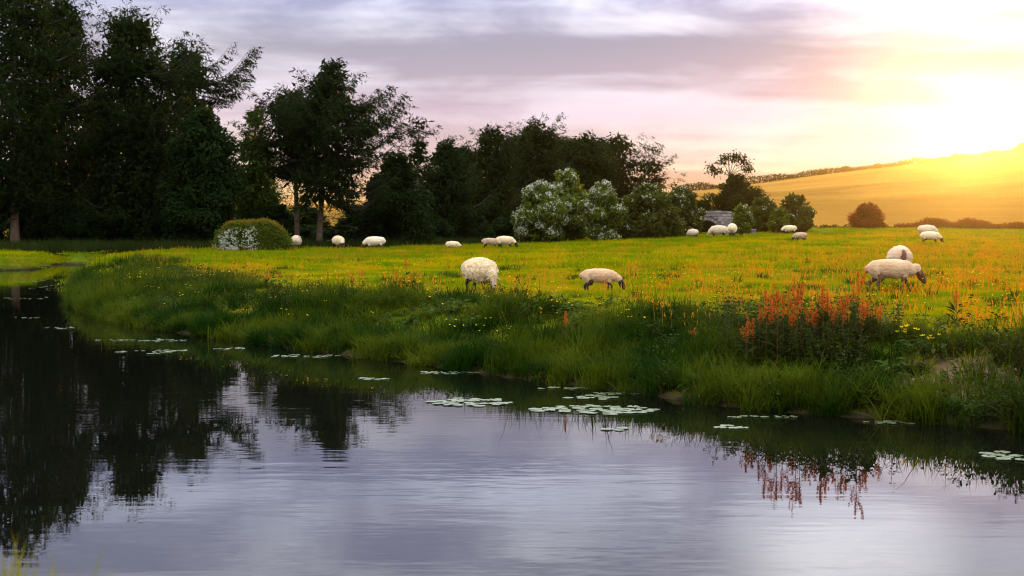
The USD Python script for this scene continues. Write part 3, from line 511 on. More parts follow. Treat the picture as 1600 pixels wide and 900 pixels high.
# ------------------------------------------------------------------ sheep
def wool(name, c1, c2, mark=None):
    """Cream wool: mark = (x, y, z, radius, colour, stretch) dyes or soils a patch of the fleece in the sheep's own coordinates."""
    nodes = {'tc': ('texture_coordinate', {}), 'n': ('noise_texture', {'scale': 7.0, 'detail': 5.0, 'roughness': 0.6}), 'r': ('rgb_ramp', {'ramp': [(0.35, c1), (0.65, c2)]}),
             'n2': ('noise_texture', {'scale': 45.0, 'detail': 3.0}), 'b': ('bump', {'strength': 0.9, 'distance': 0.012}),
             'p': ('principled_bsdf', {'roughness': 1.0, 'specular_ior_level': 0.05, 'sheen_weight': 0.35, 'sheen_roughness': 0.5, 'sheen_tint': (1.0, 0.92, 0.75)})}
    links = [('tc.object', 'n.vector'), ('n.fac', 'r.fac'), ('tc.object', 'n2.vector'), ('n2.fac', 'b.height'), ('b.normal', 'p.normal')]
    out = 'r.color'
    if mark:
        x, y, z, rad, col, st = mark
        nodes |= {'mp': ('vector_math', {'math_type': 'subtract', 'vector2': (x, y, z)}), 'ms': ('vector_math', {'math_type': 'multiply', 'vector2': st}), 'len': ('vector_math', {'math_type': 'length'}),
                  'nj': ('math', {'math_type': 'multiply_add', 'value2': 0.14, 'value3': -0.07}), 'ad': ('math', {'math_type': 'add'}),
                  'f': ('map_range', {'from_min': rad, 'from_max': rad * 0.65, 'to_min': 0.0, 'to_max': 0.9, 'clamp': True}), 'mx': ('mix', {'mix_type': 'mix', 'color2': col})}
        links += [('tc.object', 'mp.vector1'), ('mp.vector', 'ms.vector1'), ('ms.vector', 'len.vector1'), ('n.fac', 'nj.value1'), ('nj.value', 'ad.value1'), ('len.value', 'ad.value2'), ('ad.value', 'f.value'), ('f.result', 'mx.fac'), (out, 'mx.color1')]
        out = 'mx.color'
    links.append((out, 'p.base_color'))
    return usdkit.material(stage, f'/World/Looks/{name}', nodes, links, surface='p.BSDF')
def hide(name, leg, face):
    """Short dark hair on the legs, face colour forward of the neck."""
    return usdkit.material(stage, f'/World/Looks/{name}', {
        'tc': ('texture_coordinate', {}), 's': ('separate_xyz', {}), 'n': ('noise_texture', {'scale': 9.0, 'detail': 4.0}), 'nj': ('math', {'math_type': 'multiply_add', 'value2': 0.2}),
        'f': ('map_range', {'from_min': 0.70, 'from_max': 0.74, 'clamp': True}), 'm': ('mix', {'mix_type': 'mix', 'color1': leg, 'color2': face}),
        'v': ('mix', {'mix_type': 'multiply', 'fac': 0.5}), 'p': ('principled_bsdf', {'roughness': 0.85, 'specular_ior_level': 0.15})},
        [('tc.object', 's.vector'), ('tc.object', 'n.vector'), ('n.fac', 'nj.value1'), ('s.x', 'nj.value3'), ('nj.value', 'f.value'), ('f.result', 'm.fac'), ('m.color', 'v.color1'), ('n.color', 'v.color2'), ('v.color', 'p.base_color')], surface='p.BSDF')
cream = wool('cream_wool', (0.41, 0.31, 0.18), (0.54, 0.43, 0.27))
shorn = wool('shorn_wool', (0.33, 0.21, 0.12), (0.42, 0.28, 0.17))
dull = wool('dull_wool', (0.24, 0.165, 0.105), (0.32, 0.23, 0.15))
white_wool = wool('white_wool', (0.40, 0.32, 0.22), (0.51, 0.42, 0.30))
soiled = wool('soiled_wool', (0.30, 0.195, 0.12), (0.39, 0.27, 0.17), mark=(-0.68, 0.0, 0.60, 0.11, (0.06, 0.014, 0.010), (0.5, 1.25, 0.42)))
blue_marked = wool('blue_marked_wool', (0.42, 0.35, 0.25), (0.54, 0.46, 0.34), mark=(-0.34, 0.0, 0.86, 0.15, (0.16, 0.38, 0.55), (1, 1, 1)))
black_hide = hide('dark_hide', (0.030, 0.022, 0.017), (0.016, 0.012, 0.011))
brown_hide = hide('brown_hide', (0.11, 0.06, 0.03), (0.085, 0.036, 0.018))
grey_hide = hide('grey_face_hide', (0.030, 0.024, 0.019), (0.34, 0.27, 0.19))
eye_mat = plain('sheep_eye', (0.01, 0.007, 0.005), 0.15)

def ball(c, r):
    s = m3.Manifold.sphere(r, 14); return s.translate([float(v) for v in c])
def bones(joints, chains):
    out = []
    for ch in chains:
        for a, b in zip(ch[:-1], ch[1:]):
            out.append(m3.Manifold.batch_hull([ball(*joints[a]), ball(*joints[b])]))
    return m3.Manifold.batch_boolean(out, m3.OpType.Add)
def skin(man, edge, it):
    m = man.refine_to_length(edge).to_mesh()
    t = trimesh.Trimesh(m.vert_properties[:, :3], m.tri_verts, process=True); it = int(it * (.035 / edge) ** 1.6)
    trimesh.smoothing.filter_taubin(t, 0.5, 0.52, it)
    return t
def sheep(name, label, loc, rotz, scale, woolmat, hidemat, fat=1.0, woolly=0.03, edge=0.035, head='down', stride=0.0, turn=0.0, seed=0, thin=1.0, ears=1.0):
    """A standing sheep facing +x, 1.15 m long at scale 1; head 'down' grazes, 'low' is half lowered."""
    rng = np.random.default_rng(seed)
    hz = {'down': 0.085, 'low': 0.19}[head]; ct, st_ = math.cos(turn), math.sin(turn)
    def nk(x, z, y=0): d = x - .42; return (.42 + d * ct - y * st_, d * st_ + y * ct, z)
    J = {'rump': ((-.43, 0, .60), .17 * fat), 'loin': ((-.18, 0, .60), .20 * fat), 'rib': ((.10, 0, .58), .215 * fat), 'sh': ((.33, 0, .60), .17 * fat), 'nk0': (nk(.46, .56), .13), 'nk1': (nk(.60, .40 + hz), .092), 'poll': (nk(.68, .29 + hz), .092),
         'brow': (nk(.735, .21 + hz), .080), 'nose': (nk(.805, .085 + hz), .052), 'lip': (nk(.81, .055 + hz), .042), 'chin': (nk(.765, .075 + hz), .040), 'cheek': (nk(.70, .19 + hz), .078)}
    chains = [['rump', 'loin', 'rib', 'sh', 'nk0', 'nk1', 'poll', 'brow', 'nose', 'lip'], ['poll', 'cheek', 'chin', 'lip']]
    for k, s in enumerate((-1, 1)):
        f = stride * s; w = .115 * (0.6 + .4 * fat)
        J |= {f'fs{k}': ((.31, s * w * .55, .50), .095), f'fe{k}': ((.29 + f * .5, s * w, .33), .058), f'fk{k}': ((.315 + f, s * w * .95, .20), .036), f'ff{k}': ((.30 + f * 1.4, s * w * .9, .065), .027), f'fh{k}': ((.325 + f * 1.4, s * w * .9, .02), .032),
              f'hh{k}': ((-.42, s * w * .5, .52), .125), f'hs{k}': ((-.33 - f * .4, s * w * 1.05, .37), .088), f'hk{k}': ((-.475 - f, s * w, .245), .042), f'hf{k}': ((-.445 - f * 1.3, s * w, .065), .028), f'ht{k}': ((-.42 - f * 1.3, s * w, .02), .032),
              f'e0{k}': (nk(.675, .315 + hz, s * .075), .030), f'e1{k}': (nk(.655, .285 + hz, s * .15), .034), f'e2{k}': (nk(.65, .25 + hz, s * .215 * ears), .014)}
        chains += [['sh', f'fs{k}', f'fe{k}', f'fk{k}', f'ff{k}', f'fh{k}'], ['rump', f'hh{k}', f'hs{k}', f'hk{k}', f'hf{k}', f'ht{k}'], ['poll', f'e0{k}', f'e1{k}', f'e2{k}']]
    J |= {'t0': ((-.56, 0, .66), .045), 't1': ((-.63, 0, .62), .036), 't2': ((-.645, 0, .50), .030)}
    chains.append(['rump', 't0', 't1', 't2'])
    body = skin(bones(J, chains), edge * 0.8, 3)
    o = thing(name, label, 'sheep', loc, rotz, scale)
    obj('body', body, hidemat, o, smooth=True)
    g = woolly
    F = {'rump': ((-.44, 0, .60), .175 * fat + g), 'loin': ((-.18, 0, .595), .215 * fat + g), 'rib': ((.10, 0, .575), .23 * fat + g), 'sh': ((.33, 0, .60), .175 * fat + g), 'nk0': (nk(.47, .55), .135 + g), 'nk1': (nk(.59, .415 + hz), .098 + g * .8), 'po': (nk(.625, .36 + hz), .092 + g * .45)}
    fch = [['rump', 'loin', 'rib', 'sh', 'nk0', 'nk1', 'po']]
    for k, s in enumerate((-1, 1)):
        f = stride * s; w = .115 * (0.6 + .4 * fat)
        F |= {f'a{k}': ((.30, s * w * .55, .51), .10 + g), f'b{k}': ((.295 + f * .3, s * w * .85, .38), .060 + g * .7), f'c{k}': ((-.42, s * w * .5, .53), .130 + g), f'd{k}': ((-.36 - f * .3, s * w * .85, .40), .080 + g * .8)}
        fch += [['sh', f'a{k}', f'b{k}'], ['rump', f'c{k}', f'd{k}']]
    F |= {'t0': ((-.57, 0, .66), .05 + g * .5), 't1': ((-.645, 0, .61), .04 + g * .4), 't2': ((-.655, 0, .53), .03 + g * .3)}
    fch.append(['rump', 't0', 't1', 't2'])
    fl = skin(bones(F, fch), edge * 0.75, 12)
    n = fl.vertex_normals; v = np.array(fl.vertices)
    v = v + n * ((meshkit.fbm(v * 9 + seed, 3, seed) - .5) * (.012 + g * .8) + (meshkit.noise(v * 32 + seed, 3) - .5) * (.002 + g * .26))[:, None]
    fleece = (v, np.array(fl.faces))
    if woolly >= .04:                            # loose locks standing off the fleece
        m = 6500; tri = rng.integers(0, len(fl.faces), m); wgt = rng.dirichlet([1, 1, 1], m); P = np.einsum('ij,ijk->ik', wgt, v[fl.faces[tri]]); N = fl.face_normals[tri]
        fleece = merge([fleece, cards(P - N * .01, N + rng.normal(0, .55, N.shape) - [0, 0, .35], rng.uniform(.018, .036, m), rng.uniform(.010, .018, m), rng)])
    obj('fleece', fleece, woolmat, o, smooth=True)
    for s in (-1, 1):
        e = trimesh.creation.icosphere(1, .016); e.apply_translation(nk(.755, .22 + hz, s * .070)); obj('eye', e, eye_mat, o)
    return o
def stand(px, py): 
    p = on_ground(px, py); return p - [0, 0, .015]
def m_per_px(loc): return loc[1] / FPX
FLOCK = 'sheep grazing on the meadow'
# the four near animals
L = stand(751, 456); sheep('sheep', 'big woolly cream ewe with pale face grazing towards the camera, nearest on the left', L, -.95, 0.79, cream, grey_hide, fat=1.28, woolly=.055, edge=.022, turn=-.25, seed=1)
L = stand(938, 458); sheep('lamb', 'shorn lamb with black face and dark legs grazing alone in the middle of the meadow', L, -.12, 0.66, shorn, black_hide, fat=.98, woolly=.02, edge=.026, stride=.05, seed=2, ears=.8)
L = stand(1394, 456); sheep('sheep', 'long smooth shorn sheep with brown face walking right above the rust-orange docks', L, -.04, 0.87, shorn, brown_hide, fat=1.03, woolly=.018, edge=.022, head='low', stride=.085, seed=3)
L = stand(1405, 436); sheep('sheep', 'sheep seen from behind with dark soiled rump, behind the long shorn sheep', L, PI / 2 - .10, 1.02, soiled, brown_hide, fat=1.28, woolly=.035, edge=.026, seed=4)
# the far ones: four models, then copies
def far(px, py, width, facing, label, model=None, **kw):
    L = stand(px, py)
    c = abs(math.cos(facing)); length = 1.24 * c + .52 * (1 - c)
    return L, facing, width * m_per_px(L) / length
L, r, s = far(585, 391.5, 32, PI, ''); sheep('sheep', 'far cream sheep with a blue dye mark on its back, head to the left', L, r, s, blue_marked, brown_hide, fat=1.15, woolly=.035, edge=.04, seed=5)
L, r, s = far(790, 389, 29, -.25, ''); ewe = sheep('sheep', 'far cream sheep with black face, the right one of the pair before the wood', L, r, s, cream, black_hide, fat=1.15, woolly=.03, edge=.04, seed=6)
L, r, s = far(767, 389.5, 27, -.1, ''); brownish = sheep('lamb', 'dull brownish shorn sheep, the left one of the pair before the wood', L, r, s, dull, black_hide, fat=1.0, woolly=.02, edge=.045, seed=7)
L, r, s = far(463, 391, 16.5, PI / 2 + .15, ''); whitey = sheep('sheep', 'round white sheep seen end-on just right of the clipped hedge', L, r, s, white_wool, grey_hide, fat=1.25, woolly=.04, edge=.045, seed=8)
for src, px, py, w, f, lab in (
    (ewe, 529, 391, 23, -PI / 2 + .5, 'plump cream sheep with dark face turned forward, second right of the clipped hedge'),
    (whitey, 517, 388, 18, PI - .3, 'small white lamb half hidden behind the plump sheep right of the clipped hedge'),
    (ewe, 708, 392, 22, -.15, 'small cream lamb with dark nose alone before the dark wood'),
    (whitey, 1082, 373, 16, PI / 2 + .6, 'little cream sheep left of the bridge, seen from behind'),
    (whitey, 1122, 371.5, 27, PI + .15, 'white sheep with head to the left directly before the stone bridge'),
    (ewe, 1144, 372.5, 18, PI / 2 - .2, 'round cream sheep seen from behind next to the stone trough'),
    (ewe, 1233, 367, 22, PI, 'white sheep with dark head to the left below the mound bushes'),
    (brownish, 1250, 379, 21, 2.3, 'cream sheep with dark legs, a little nearer than the one below the mound bushes'),
    (whitey, 1449, 371, 27, -.2, 'white sheep of the right-hand pair, the one behind'),
    (ewe, 1454, 382, 30, -.05, 'shorn brown-faced sheep of the right-hand pair, the one in front'),
    (whitey, 957, 378.5, 12, .2, 'distant sheep, only its white back showing, below the narrow white hawthorn'),
    (whitey, 915, 378.5, 10, 0, 'far sheep barely showing above the grass under the white hawthorns')):
    L, r, s = far(px, py, w, f, '')
    if py == 378.5: L = L - [0, 0, .35]
    if src is brownish: s *= .95
    dup(src, lab, L, r, s, name='sheep')
# ------------------------------------------------------------------ grass
grass_bank = foliage('bank_grass_blades', (0.008, 0.030, 0.002), (0.215, 0.335, 0.010), trans=0.42, patch=0.45, c3=(0.13, 0.16, 0.008), pscale=0.9, spec=0.02)
grass_field = foliage('meadow_grass_blades', (0.10, 0.19, 0.002), (0.28, 0.29, 0.003), trans=0.5, patch=0.7, c3=(0.34, 0.27, 0.004), pscale=0.42, spec=0.0, tint=(1.3, 1.1, 0.25))
straw = foliage('seed_stalks', (0.36, 0.20, 0.02), (0.52, 0.34, 0.05), trans=0.4, tint=(1.1, .9, .5))
yellow = foliage('buttercup_petals', (0.80, 0.60, 0.02), (0.90, 0.72, 0.03), trans=0.3, tint=(1, 1, .6))
stem_mat = foliage('plant_stems', (0.06, 0.09, 0.02), (0.10, 0.11, 0.03), trans=0.2)
nettle_leaf = foliage('nettle_leaves', (0.022, 0.034, 0.006), (0.105, 0.115, 0.018), trans=0.35)
dock_stem = foliage('dock_stems', (0.10, 0.045, 0.018), (0.15, 0.07, 0.025), trans=0.1)
dock_seed = foliage('dock_seeds', (0.36, 0.11, 0.016), (0.66, 0.24, 0.035), trans=0.4, tint=(1.2, .8, .5))
weed_leaf = foliage('waterside_leaves', (0.045, 0.085, 0.015), (0.10, 0.15, 0.03), trans=0.3)

def blades(n, rad, l0, l1, w, rng, lean=0.5, segs=3, stiff=0.6):
    a = rng.uniform(0, 2 * PI, n); r = rad * np.sqrt(rng.uniform(0, 1, n)); b = rng.uniform(0, 2 * PI, n)
    L = rng.uniform(l0, l1, n) * rng.uniform(.75, 1.1, n); k = rng.uniform(.15, 1, n) * lean
    H = np.stack([np.cos(b), np.sin(b), 0 * b], -1); S = np.stack([-np.sin(b), np.cos(b), 0 * b], -1) * (w * rng.uniform(.7, 1.3, n))[:, None] / 2
    base = np.stack([np.cos(a) * r, np.sin(a) * r, 0 * a - .03], -1)
    vs = []
    for q in np.linspace(0, 1, segs + 1):
        c = base + H * (L * k * q ** 1.8)[:, None] + np.array([0, 0, 1]) * (L * (q - stiff * .5 * k * q ** 2.4))[:, None]
        wd = (1 - q ** 2.2)
        if q < 1: vs += [c - S * wd, c + S * wd]
        else: vs += [c]
    V_ = np.stack(vs, 1); m = V_.shape[1]; f = []
    for i in range(segs - 1): f += [[2 * i, 2 * i + 1, 2 * i + 3], [2 * i, 2 * i + 3, 2 * i + 2]]
    f.append([2 * segs - 2, 2 * segs - 1, 2 * segs])
    F = (np.arange(n) * m)[:, None, None] + np.array(f)[None]
    return V_.reshape(-1, 3), F.reshape(-1, 3)
def scatter(name, label, cat, protos, P, rng, smin=.75, smax=1.25, tilt=.12, zs=None, kind='stuff'):
    pi = UsdGeom.PointInstancer.Define(stage, numbered('/World', name)); path = str(pi.GetPath())
    UsdGeom.Scope.Define(stage, path + '/prototypes'); targets = []
    for k, (pm, mat) in enumerate(protos):
        targets.append(usdkit.mesh(stage, f'{path}/prototypes/tuft' + (f'_{k:03d}' if k else ''), pm, mat).GetPath())
    pi.CreatePrototypesRel().SetTargets(targets)
    n = len(P); pi.CreateProtoIndicesAttr(Vt.IntArray.FromNumpy(rng.integers(0, len(protos), n).astype(np.int32)))
    pi.CreatePositionsAttr(Vt.Vec3fArray.FromNumpy(P.astype(np.float32)))
    a = rng.uniform(0, 2 * PI, n); t = rng.normal(0, tilt, n); u = rng.uniform(0, 2 * PI, n)
    q = np.stack([np.cos(a / 2) * np.cos(t / 2), np.cos(u) * np.sin(t / 2), np.sin(u) * np.sin(t / 2), np.sin(a / 2) * np.cos(t / 2)], -1)   # close to a small tilt after a turn
    q /= np.linalg.norm(q, axis=1, keepdims=True)
    pi.CreateOrientationsAttr([Gf.Quath(*map(float, x)) for x in q])
    s = rng.uniform(smin, smax, n)[:, None] * np.ones((1, 3))
    if zs is not None: s[:, 2] *= zs
    pi.CreateScalesAttr(Vt.Vec3fArray.FromNumpy(s.astype(np.float32)))
    return tag(pi, label, cat, kind=kind)
def spots(n, ylo, yhi, rng, power=1.0, wide=.42):
    """Random ground points in a wedge a little wider than the view."""
    y = (rng.uniform(ylo ** power, yhi ** power, n)) ** (1 / power); x = rng.uniform(-wide, wide, n) * y
    return x, y
rng = np.random.default_rng(200)
bank_p = [(blades(46, .15, .20, .46, .014, rng, lean=1.25, segs=4), grass_bank) for _ in range(5)] + [(blades(40, .16, .28, .60, .013, rng, lean=.9, segs=4), grass_bank) for _ in range(2)]
x, y = spots(60000, 11, 62, rng, 2.0); sd = shore_dist(x, y)
clump = meshkit.fbm(np.stack([x * .8, y * .8, 0 * x], -1), 3, 21)
edge_w = 3.3 + 1.6 * (meshkit.noise(np.stack([x * .35, y * .35, 0 * x], -1), 22) - .5)
bare = (((x - 5.15) / 1.0) ** 2 + ((y - 15.4) / 1.6) ** 2 < 1) & (rng.uniform(0, 1, len(x)) < .88)
keep = (sd > -.10) & (sd < edge_w) & (y > 8) & ~((x < -14) & (y > 55)) & ~bare & (((rng.uniform(0, 1, len(x)) < np.where(y < 26, 1, .6) * np.clip(.45 + 1.6 * (clump - .3), .2, 1)) | (sd < .8)))
x, y, sd, clump, edge_w = x[keep], y[keep], sd[keep], clump[keep], edge_w[keep]
P = np.stack([x, y, ground_z(x, y)], -1)
docky = np.exp(-(((x - at_d(1270, 400, 17.0)[0]) / .75) ** 2 + ((y - 16.6) / .75) ** 2))
zs = (1 - .6 * docky) * (.30 + 1.15 * np.clip((clump - .34) * 3.2, 0, 1)) * rng.uniform(.7, 1.2, len(x)) * np.interp(sd / edge_w, [0, .15, .6, 1], [.95, 1.05, .85, .5])
zs = np.where(sd < .8, np.maximum(zs, .8), zs)
scatter('bank_grass', 'long dark green grass hanging over the pond bank', 'grass', bank_p, P, rng, .8, 1.2, .18, zs)
print('bank', len(P))
def weed(h, n, rng, sz):
    q = rng.uniform(.15, 1, n) ** .7; a = rng.uniform(0, 6.3, n); P = np.stack([np.cos(a) * q * h * .35, np.sin(a) * q * h * .35, rng.uniform(.05, 1, n) * h * (1.1 - .4 * q)], -1)
    return cards(P, np.stack([np.cos(a), np.sin(a), rng.normal(.1, .4, n)], -1), rng.uniform(.6, 1.3, n) * sz, rng.uniform(.35, .6, n) * sz, rng, N=np.array([0, 0, 1.0]) + rng.normal(0, .4, P.shape), bend=.1)
weed_p = [(weed(.30, 34, rng, .07), nettle_leaf), (weed(.22, 26, rng, .09), weed_leaf), (weed(.40, 44, rng, .06), nettle_leaf), (weed(.16, 20, rng, .08), weed_leaf)]
x, y = spots(9000, 11, 45, rng, 2.0); sd = shore_dist(x, y); cl2 = meshkit.fbm(np.stack([x * .9, y * .9, 0 * x], -1), 3, 51)
rt = (((x - 5.1) / 1.1) ** 2 + ((y - 15.3) / 1.7) ** 2 < 1) & (rng.uniform(0, 1, len(x)) < .8)
keep = (sd > .1) & (sd < 3.6) & (y > 8) & ((cl2 > .53) | rt) & ~(((x - 5.2) / .55) ** 2 + ((y - 15.75) / .5) ** 2 < 1); x, y = x[keep], y[keep]
scatter('bank_weeds', 'dark broad-leaved weeds growing through the long bank grass', 'weeds', weed_p, np.stack([x, y, ground_z(x, y)], -1), rng, .7, 1.4, .2)
field_p = [(blades(44, .24, .05, .14, .009, rng, lean=.8), grass_field) for _ in range(5)]
x, y = spots(42000, 15, 52, rng, 1.6); sd = shore_dist(x, y)
tus = meshkit.fbm(np.stack([x * .5, y * .5, 0 * x], -1), 3, 31)
keep = (sd > 1.2) & (rng.uniform(0, 1, len(x)) < np.clip((sd - 1.2) / 1.5, 0, 1)); x, y, tus = x[keep], y[keep], tus[keep]
P = np.stack([x, y, ground_z(x, y)], -1)
scatter('meadow_grass', 'short grazed yellow green grass of the near meadow', 'grass', field_p, P, rng, .75, 1.3, .12, .45 + .9 * np.clip((tus - .5) * 3, 0, 1.1))
print('near meadow', len(P))
far_p = [(blades(80, .75, .10, .24, .028, rng, lean=.7, segs=2), grass_field) for _ in range(4)]
x, y = spots(26000, 46, 180, rng, 1.35, .43); sd = shore_dist(x, y); tus = meshkit.fbm(np.stack([x * .3, y * .3, 0 * x], -1), 3, 32)
xs, ys = rng.uniform(-42, -13, 1600), rng.uniform(58, 84, 1600); x, y = np.concatenate([x, xs]), np.concatenate([y, ys]); sd = shore_dist(x, y); tus = meshkit.fbm(np.stack([x * .3, y * .3, 0 * x], -1), 3, 32)
keep = sd > np.where(x < -13, .1, .35); x, y, tus, sd = x[keep], y[keep], tus[keep], sd[keep]
P = np.stack([x, y, ground_z(x, y)], -1)
scatter('far_meadow_grass', 'short yellow green grass of the far meadow up to the wood', 'grass', far_p, P, rng, .8, 1.3, .08, (.6 + 1.0 * np.clip((tus - .45) * 3, 0, 1)) * np.interp(sd, [.3, 2], [.6, 1]))
print('far meadow', len(P))
# rank shaded grass along the foot of the wood
rank_p = [(blades(70, .5, .3, .8, .03, rng, lean=.5, segs=2), nettle_leaf) for _ in range(3)]
u = rng.uniform(0, 1, 1500); px = -60 + 900 * u; dd = np.interp(px, [-60, 330, 640, 840], [78, 82, 92, 110]) + rng.normal(0, 1.5, 1500)
P = np.stack([(px - 800) / FPX * dd, dd, 0 * dd], -1); P[:, 2] = ground_z(P[:, 0], P[:, 1]); P = P[shore_dist(P[:, 0], P[:, 1]) > .5]
scatter('rank_grass', 'tall dark grass and nettles along the foot of the wood', 'grass', rank_p, P, rng, .7, 1.2, .1)
# straw coloured seed heads and buttercups
def stalks(n, rad, h0, h1, rng, head=.07):
    parts = []
    for _ in range(n):
        a, r, h = rng.uniform(0, 6.3), rad * math.sqrt(rng.uniform()), rng.uniform(h0, h1)
        d = rng.normal(0, .12, 2); b = np.array([math.cos(a) * r, math.sin(a) * r, 0]); t = b + [d[0] * h, d[1] * h, h]
        parts.append(cards(np.array([b]), np.array([t - b]), h, .006, rng))
        k = 5; parts.append(cards(t - np.array([0, 0, 1]) * rng.uniform(0, head, (k, 1)), np.array([d[0], d[1], 1.0]) + rng.normal(0, .25, (k, 3)), .045, .013, rng))
    return merge(parts)
st_p = [(stalks(9, .5, .16, .40, rng), straw) for _ in range(4)]
x, y = spots(2200, 16, 75, rng, 1.5); sd = shore_dist(x, y); dens = meshkit.fbm(np.stack([x * .25, y * .25, 0 * x], -1), 3, 41)
keep = (sd > 2.2) & (rng.uniform(0, 1, len(x)) < np.clip((dens - .38) * 4, .03, 1) * np.interp(x / y, [-.35, 0, .3], [.45, .55, 1])); x, y = x[keep], y[keep]
scatter('seed_heads', 'straw and rust coloured seeding grass stalks scattered through the meadow', 'grass', st_p, np.stack([x, y, ground_z(x, y)], -1), rng, .7, 1.2, .1)
x, y = spots(5200, 17, 70, rng, 1.4); tk = meshkit.fbm(np.stack([x * .45, y * .9, 0 * x], -1), 3, 61)
keep = (shore_dist(x, y) > 2.5) & (tk > .60); x, y = x[keep], y[keep]
scatter('tussocks', 'darker green grass tussocks dotted over the grazed meadow', 'grass', bank_p, np.stack([x, y, ground_z(x, y)], -1), rng, .55, .9, .15, .62)
gold = foliage('flare_tint_grass', (0.42, 0.22, 0.008), (0.60, 0.36, 0.02), trans=0.5, tint=(1.3, .9, .25), spec=0.0)  # added grass whose colour paints the orange sun flare on the right
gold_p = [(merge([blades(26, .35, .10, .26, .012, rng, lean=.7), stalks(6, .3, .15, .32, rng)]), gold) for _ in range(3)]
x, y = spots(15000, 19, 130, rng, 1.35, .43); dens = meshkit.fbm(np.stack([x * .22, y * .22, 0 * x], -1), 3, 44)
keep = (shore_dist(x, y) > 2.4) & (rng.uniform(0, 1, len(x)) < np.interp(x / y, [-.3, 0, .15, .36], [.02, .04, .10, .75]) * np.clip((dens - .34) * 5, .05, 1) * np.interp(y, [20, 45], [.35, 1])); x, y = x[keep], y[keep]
scatter('flare_tint_grass', 'golden grass added to paint the orange sun flare, thickest on the right of the meadow', 'grass', gold_p, np.stack([x, y, ground_z(x, y)], -1), rng, .7, 1.2, .1, np.where(y < 60, 1.0, 1.1))
def buttercups(n, rad, h0, h1, rng, r=.016):
    stems, heads = [], []
    for _ in range(n):
        a, q, h = rng.uniform(0, 6.3), rad * math.sqrt(rng.uniform()), rng.uniform(h0, h1); d = rng.normal(0, .15, 2)
        b = np.array([math.cos(a) * q, math.sin(a) * q, 0]); t = b + [d[0] * h, d[1] * h, h]; stems.append(cards(np.array([b]), np.array([t - b]), h, .005, rng))
        g = np.arange(5) * 2 * PI / 5 + rng.uniform(0, 1); D = np.stack([np.cos(g), np.sin(g), 0 * g + .75], -1)
        heads.append(cards(np.repeat([t], 5, 0), D, r * 1.5, r * 1.25, rng, N=np.array([0, 0, 1.0]) - D * .1))
    return merge(stems), merge(heads)
def flower_stuff(name, label, P, rng, n, rad, h0, h1, r):
    return scatter(name, label, 'flowers', [(buttercups(n, rad, h0, h1, rng, r)[1], yellow) for _ in range(4)], P, rng, .8, 1.2, .15)
fx = [on_ground(a, b) for a, b in [(p + rng.normal(0, sx), q + rng.normal(0, sy)) for p, q, sx, sy, k in (
    (160, 437, 10, 7, 9), (200, 455, 14, 5, 9), (245, 462, 30, 8, 14), (265, 485, 20, 6, 7), (345, 458, 10, 4, 5), (490, 463, 16, 6, 8), (500, 478, 20, 6, 6), (540, 452, 8, 4, 4), (650, 463, 16, 6, 7), (700, 468, 30, 5, 8), (735, 545, 40, 4, 6),
    (770, 545, 18, 4, 7), (855, 510, 10, 9, 7), (982, 540, 12, 4, 7), (870, 480, 60, 10, 8), (1010, 468, 50, 12, 9), (1060, 455, 40, 12, 8), (1120, 482, 12, 6, 5), (1500, 465, 40, 12, 16), (1560, 475, 30, 10, 14), (1545, 455, 40, 10, 12), (1470, 445, 25, 8, 7), (620, 485, 90, 18, 16), (400, 500, 120, 14, 14), (1440, 490, 40, 12, 8)) for _ in range(max(2, int(k * .7)))]]
flower_stuff('buttercups', 'yellow buttercups dotted along the bank and the near meadow', np.array(fx) + [0, 0, .12], rng, 2, .22, .12, .34, .015)
x, y = spots(200, 19, 60, rng, 1.4); keep = shore_dist(x, y) > 2.0
flower_stuff('meadow_flowers', 'tiny yellow flowers sprinkled through the meadow grass', np.stack([x, y, ground_z(x, y) + .05], -1)[keep], rng, 3, .4, .06, .16, .016)

# ------------------------------------------------------------------ docks, nettles and other plants one can tell apart
def leaf_strip(P, D, L, W, rng): return cards(P, D, L, W, rng, N=np.array([0, 0, 1.0]) + rng.normal(0, .35, P.shape), bend=.10)
def dock(h, spikes, rng):
    stems, seeds, lv = [], [], []
    stems.append(tube(np.array([[0, 0, -.05], [.01, 0, h * .5], [0, .01, h]]), [.0055, .004, .002], 5))
    def spike(a, b, dens):
        n = int(np.linalg.norm(b - a) * dens); q = rng.uniform(0, 1, n) ** .8; whorl = np.round(q * 13) / 13
        p = a + (b - a) * whorl[:, None] + rng.normal(0, 1, (n, 3)) * (.013 * (1.25 - whorl))[:, None]
        seeds.append(cards(p, rng.normal(0, 1, (n, 3)) - [0, 0, .4], .022, .019, rng))
    spike(np.array([0, 0, h * .66]), np.array([0, 0, h]), 290)
    for k in range(spikes):
        z = h * rng.uniform(.55, .82); a = rng.uniform(0, 6.3); L = rng.uniform(.14, .30) * h; b = np.array([0, 0, z]); t = b + np.array([math.cos(a) * .42, math.sin(a) * .42, 1]) * L
        stems.append(tube(np.array([b, (b + t) / 2 + [math.cos(a) * .03, math.sin(a) * .03, 0], t]), [.003, .0022, .0015], 4)); spike(b + (t - b) * .25, t, 170)
    n = 9; a = rng.uniform(0, 6.3, n); lv.append(leaf_strip(np.stack([0 * a, 0 * a, rng.uniform(.05, .5, n) * h], -1), np.stack([np.cos(a), np.sin(a), rng.uniform(.1, .9, n)], -1), rng.uniform(.14, .26, n), rng.uniform(.05, .08, n), rng))
    return merge(stems), seeds, merge(lv)
def make_dock(label, loc, h, spikes, seed, group):
    r = np.random.default_rng(seed); s, d, l = dock(h, spikes, r)
    t = thing('dock_plant', label, 'dock', loc, group=group); obj('stem', s, dock_stem, t); [obj('seed_head', sd_, dock_seed, t) for sd_ in d]; obj('leaves', l, nettle_leaf, t); return t
DOCKS = 'rust-orange docks of the big clump on the right bank'
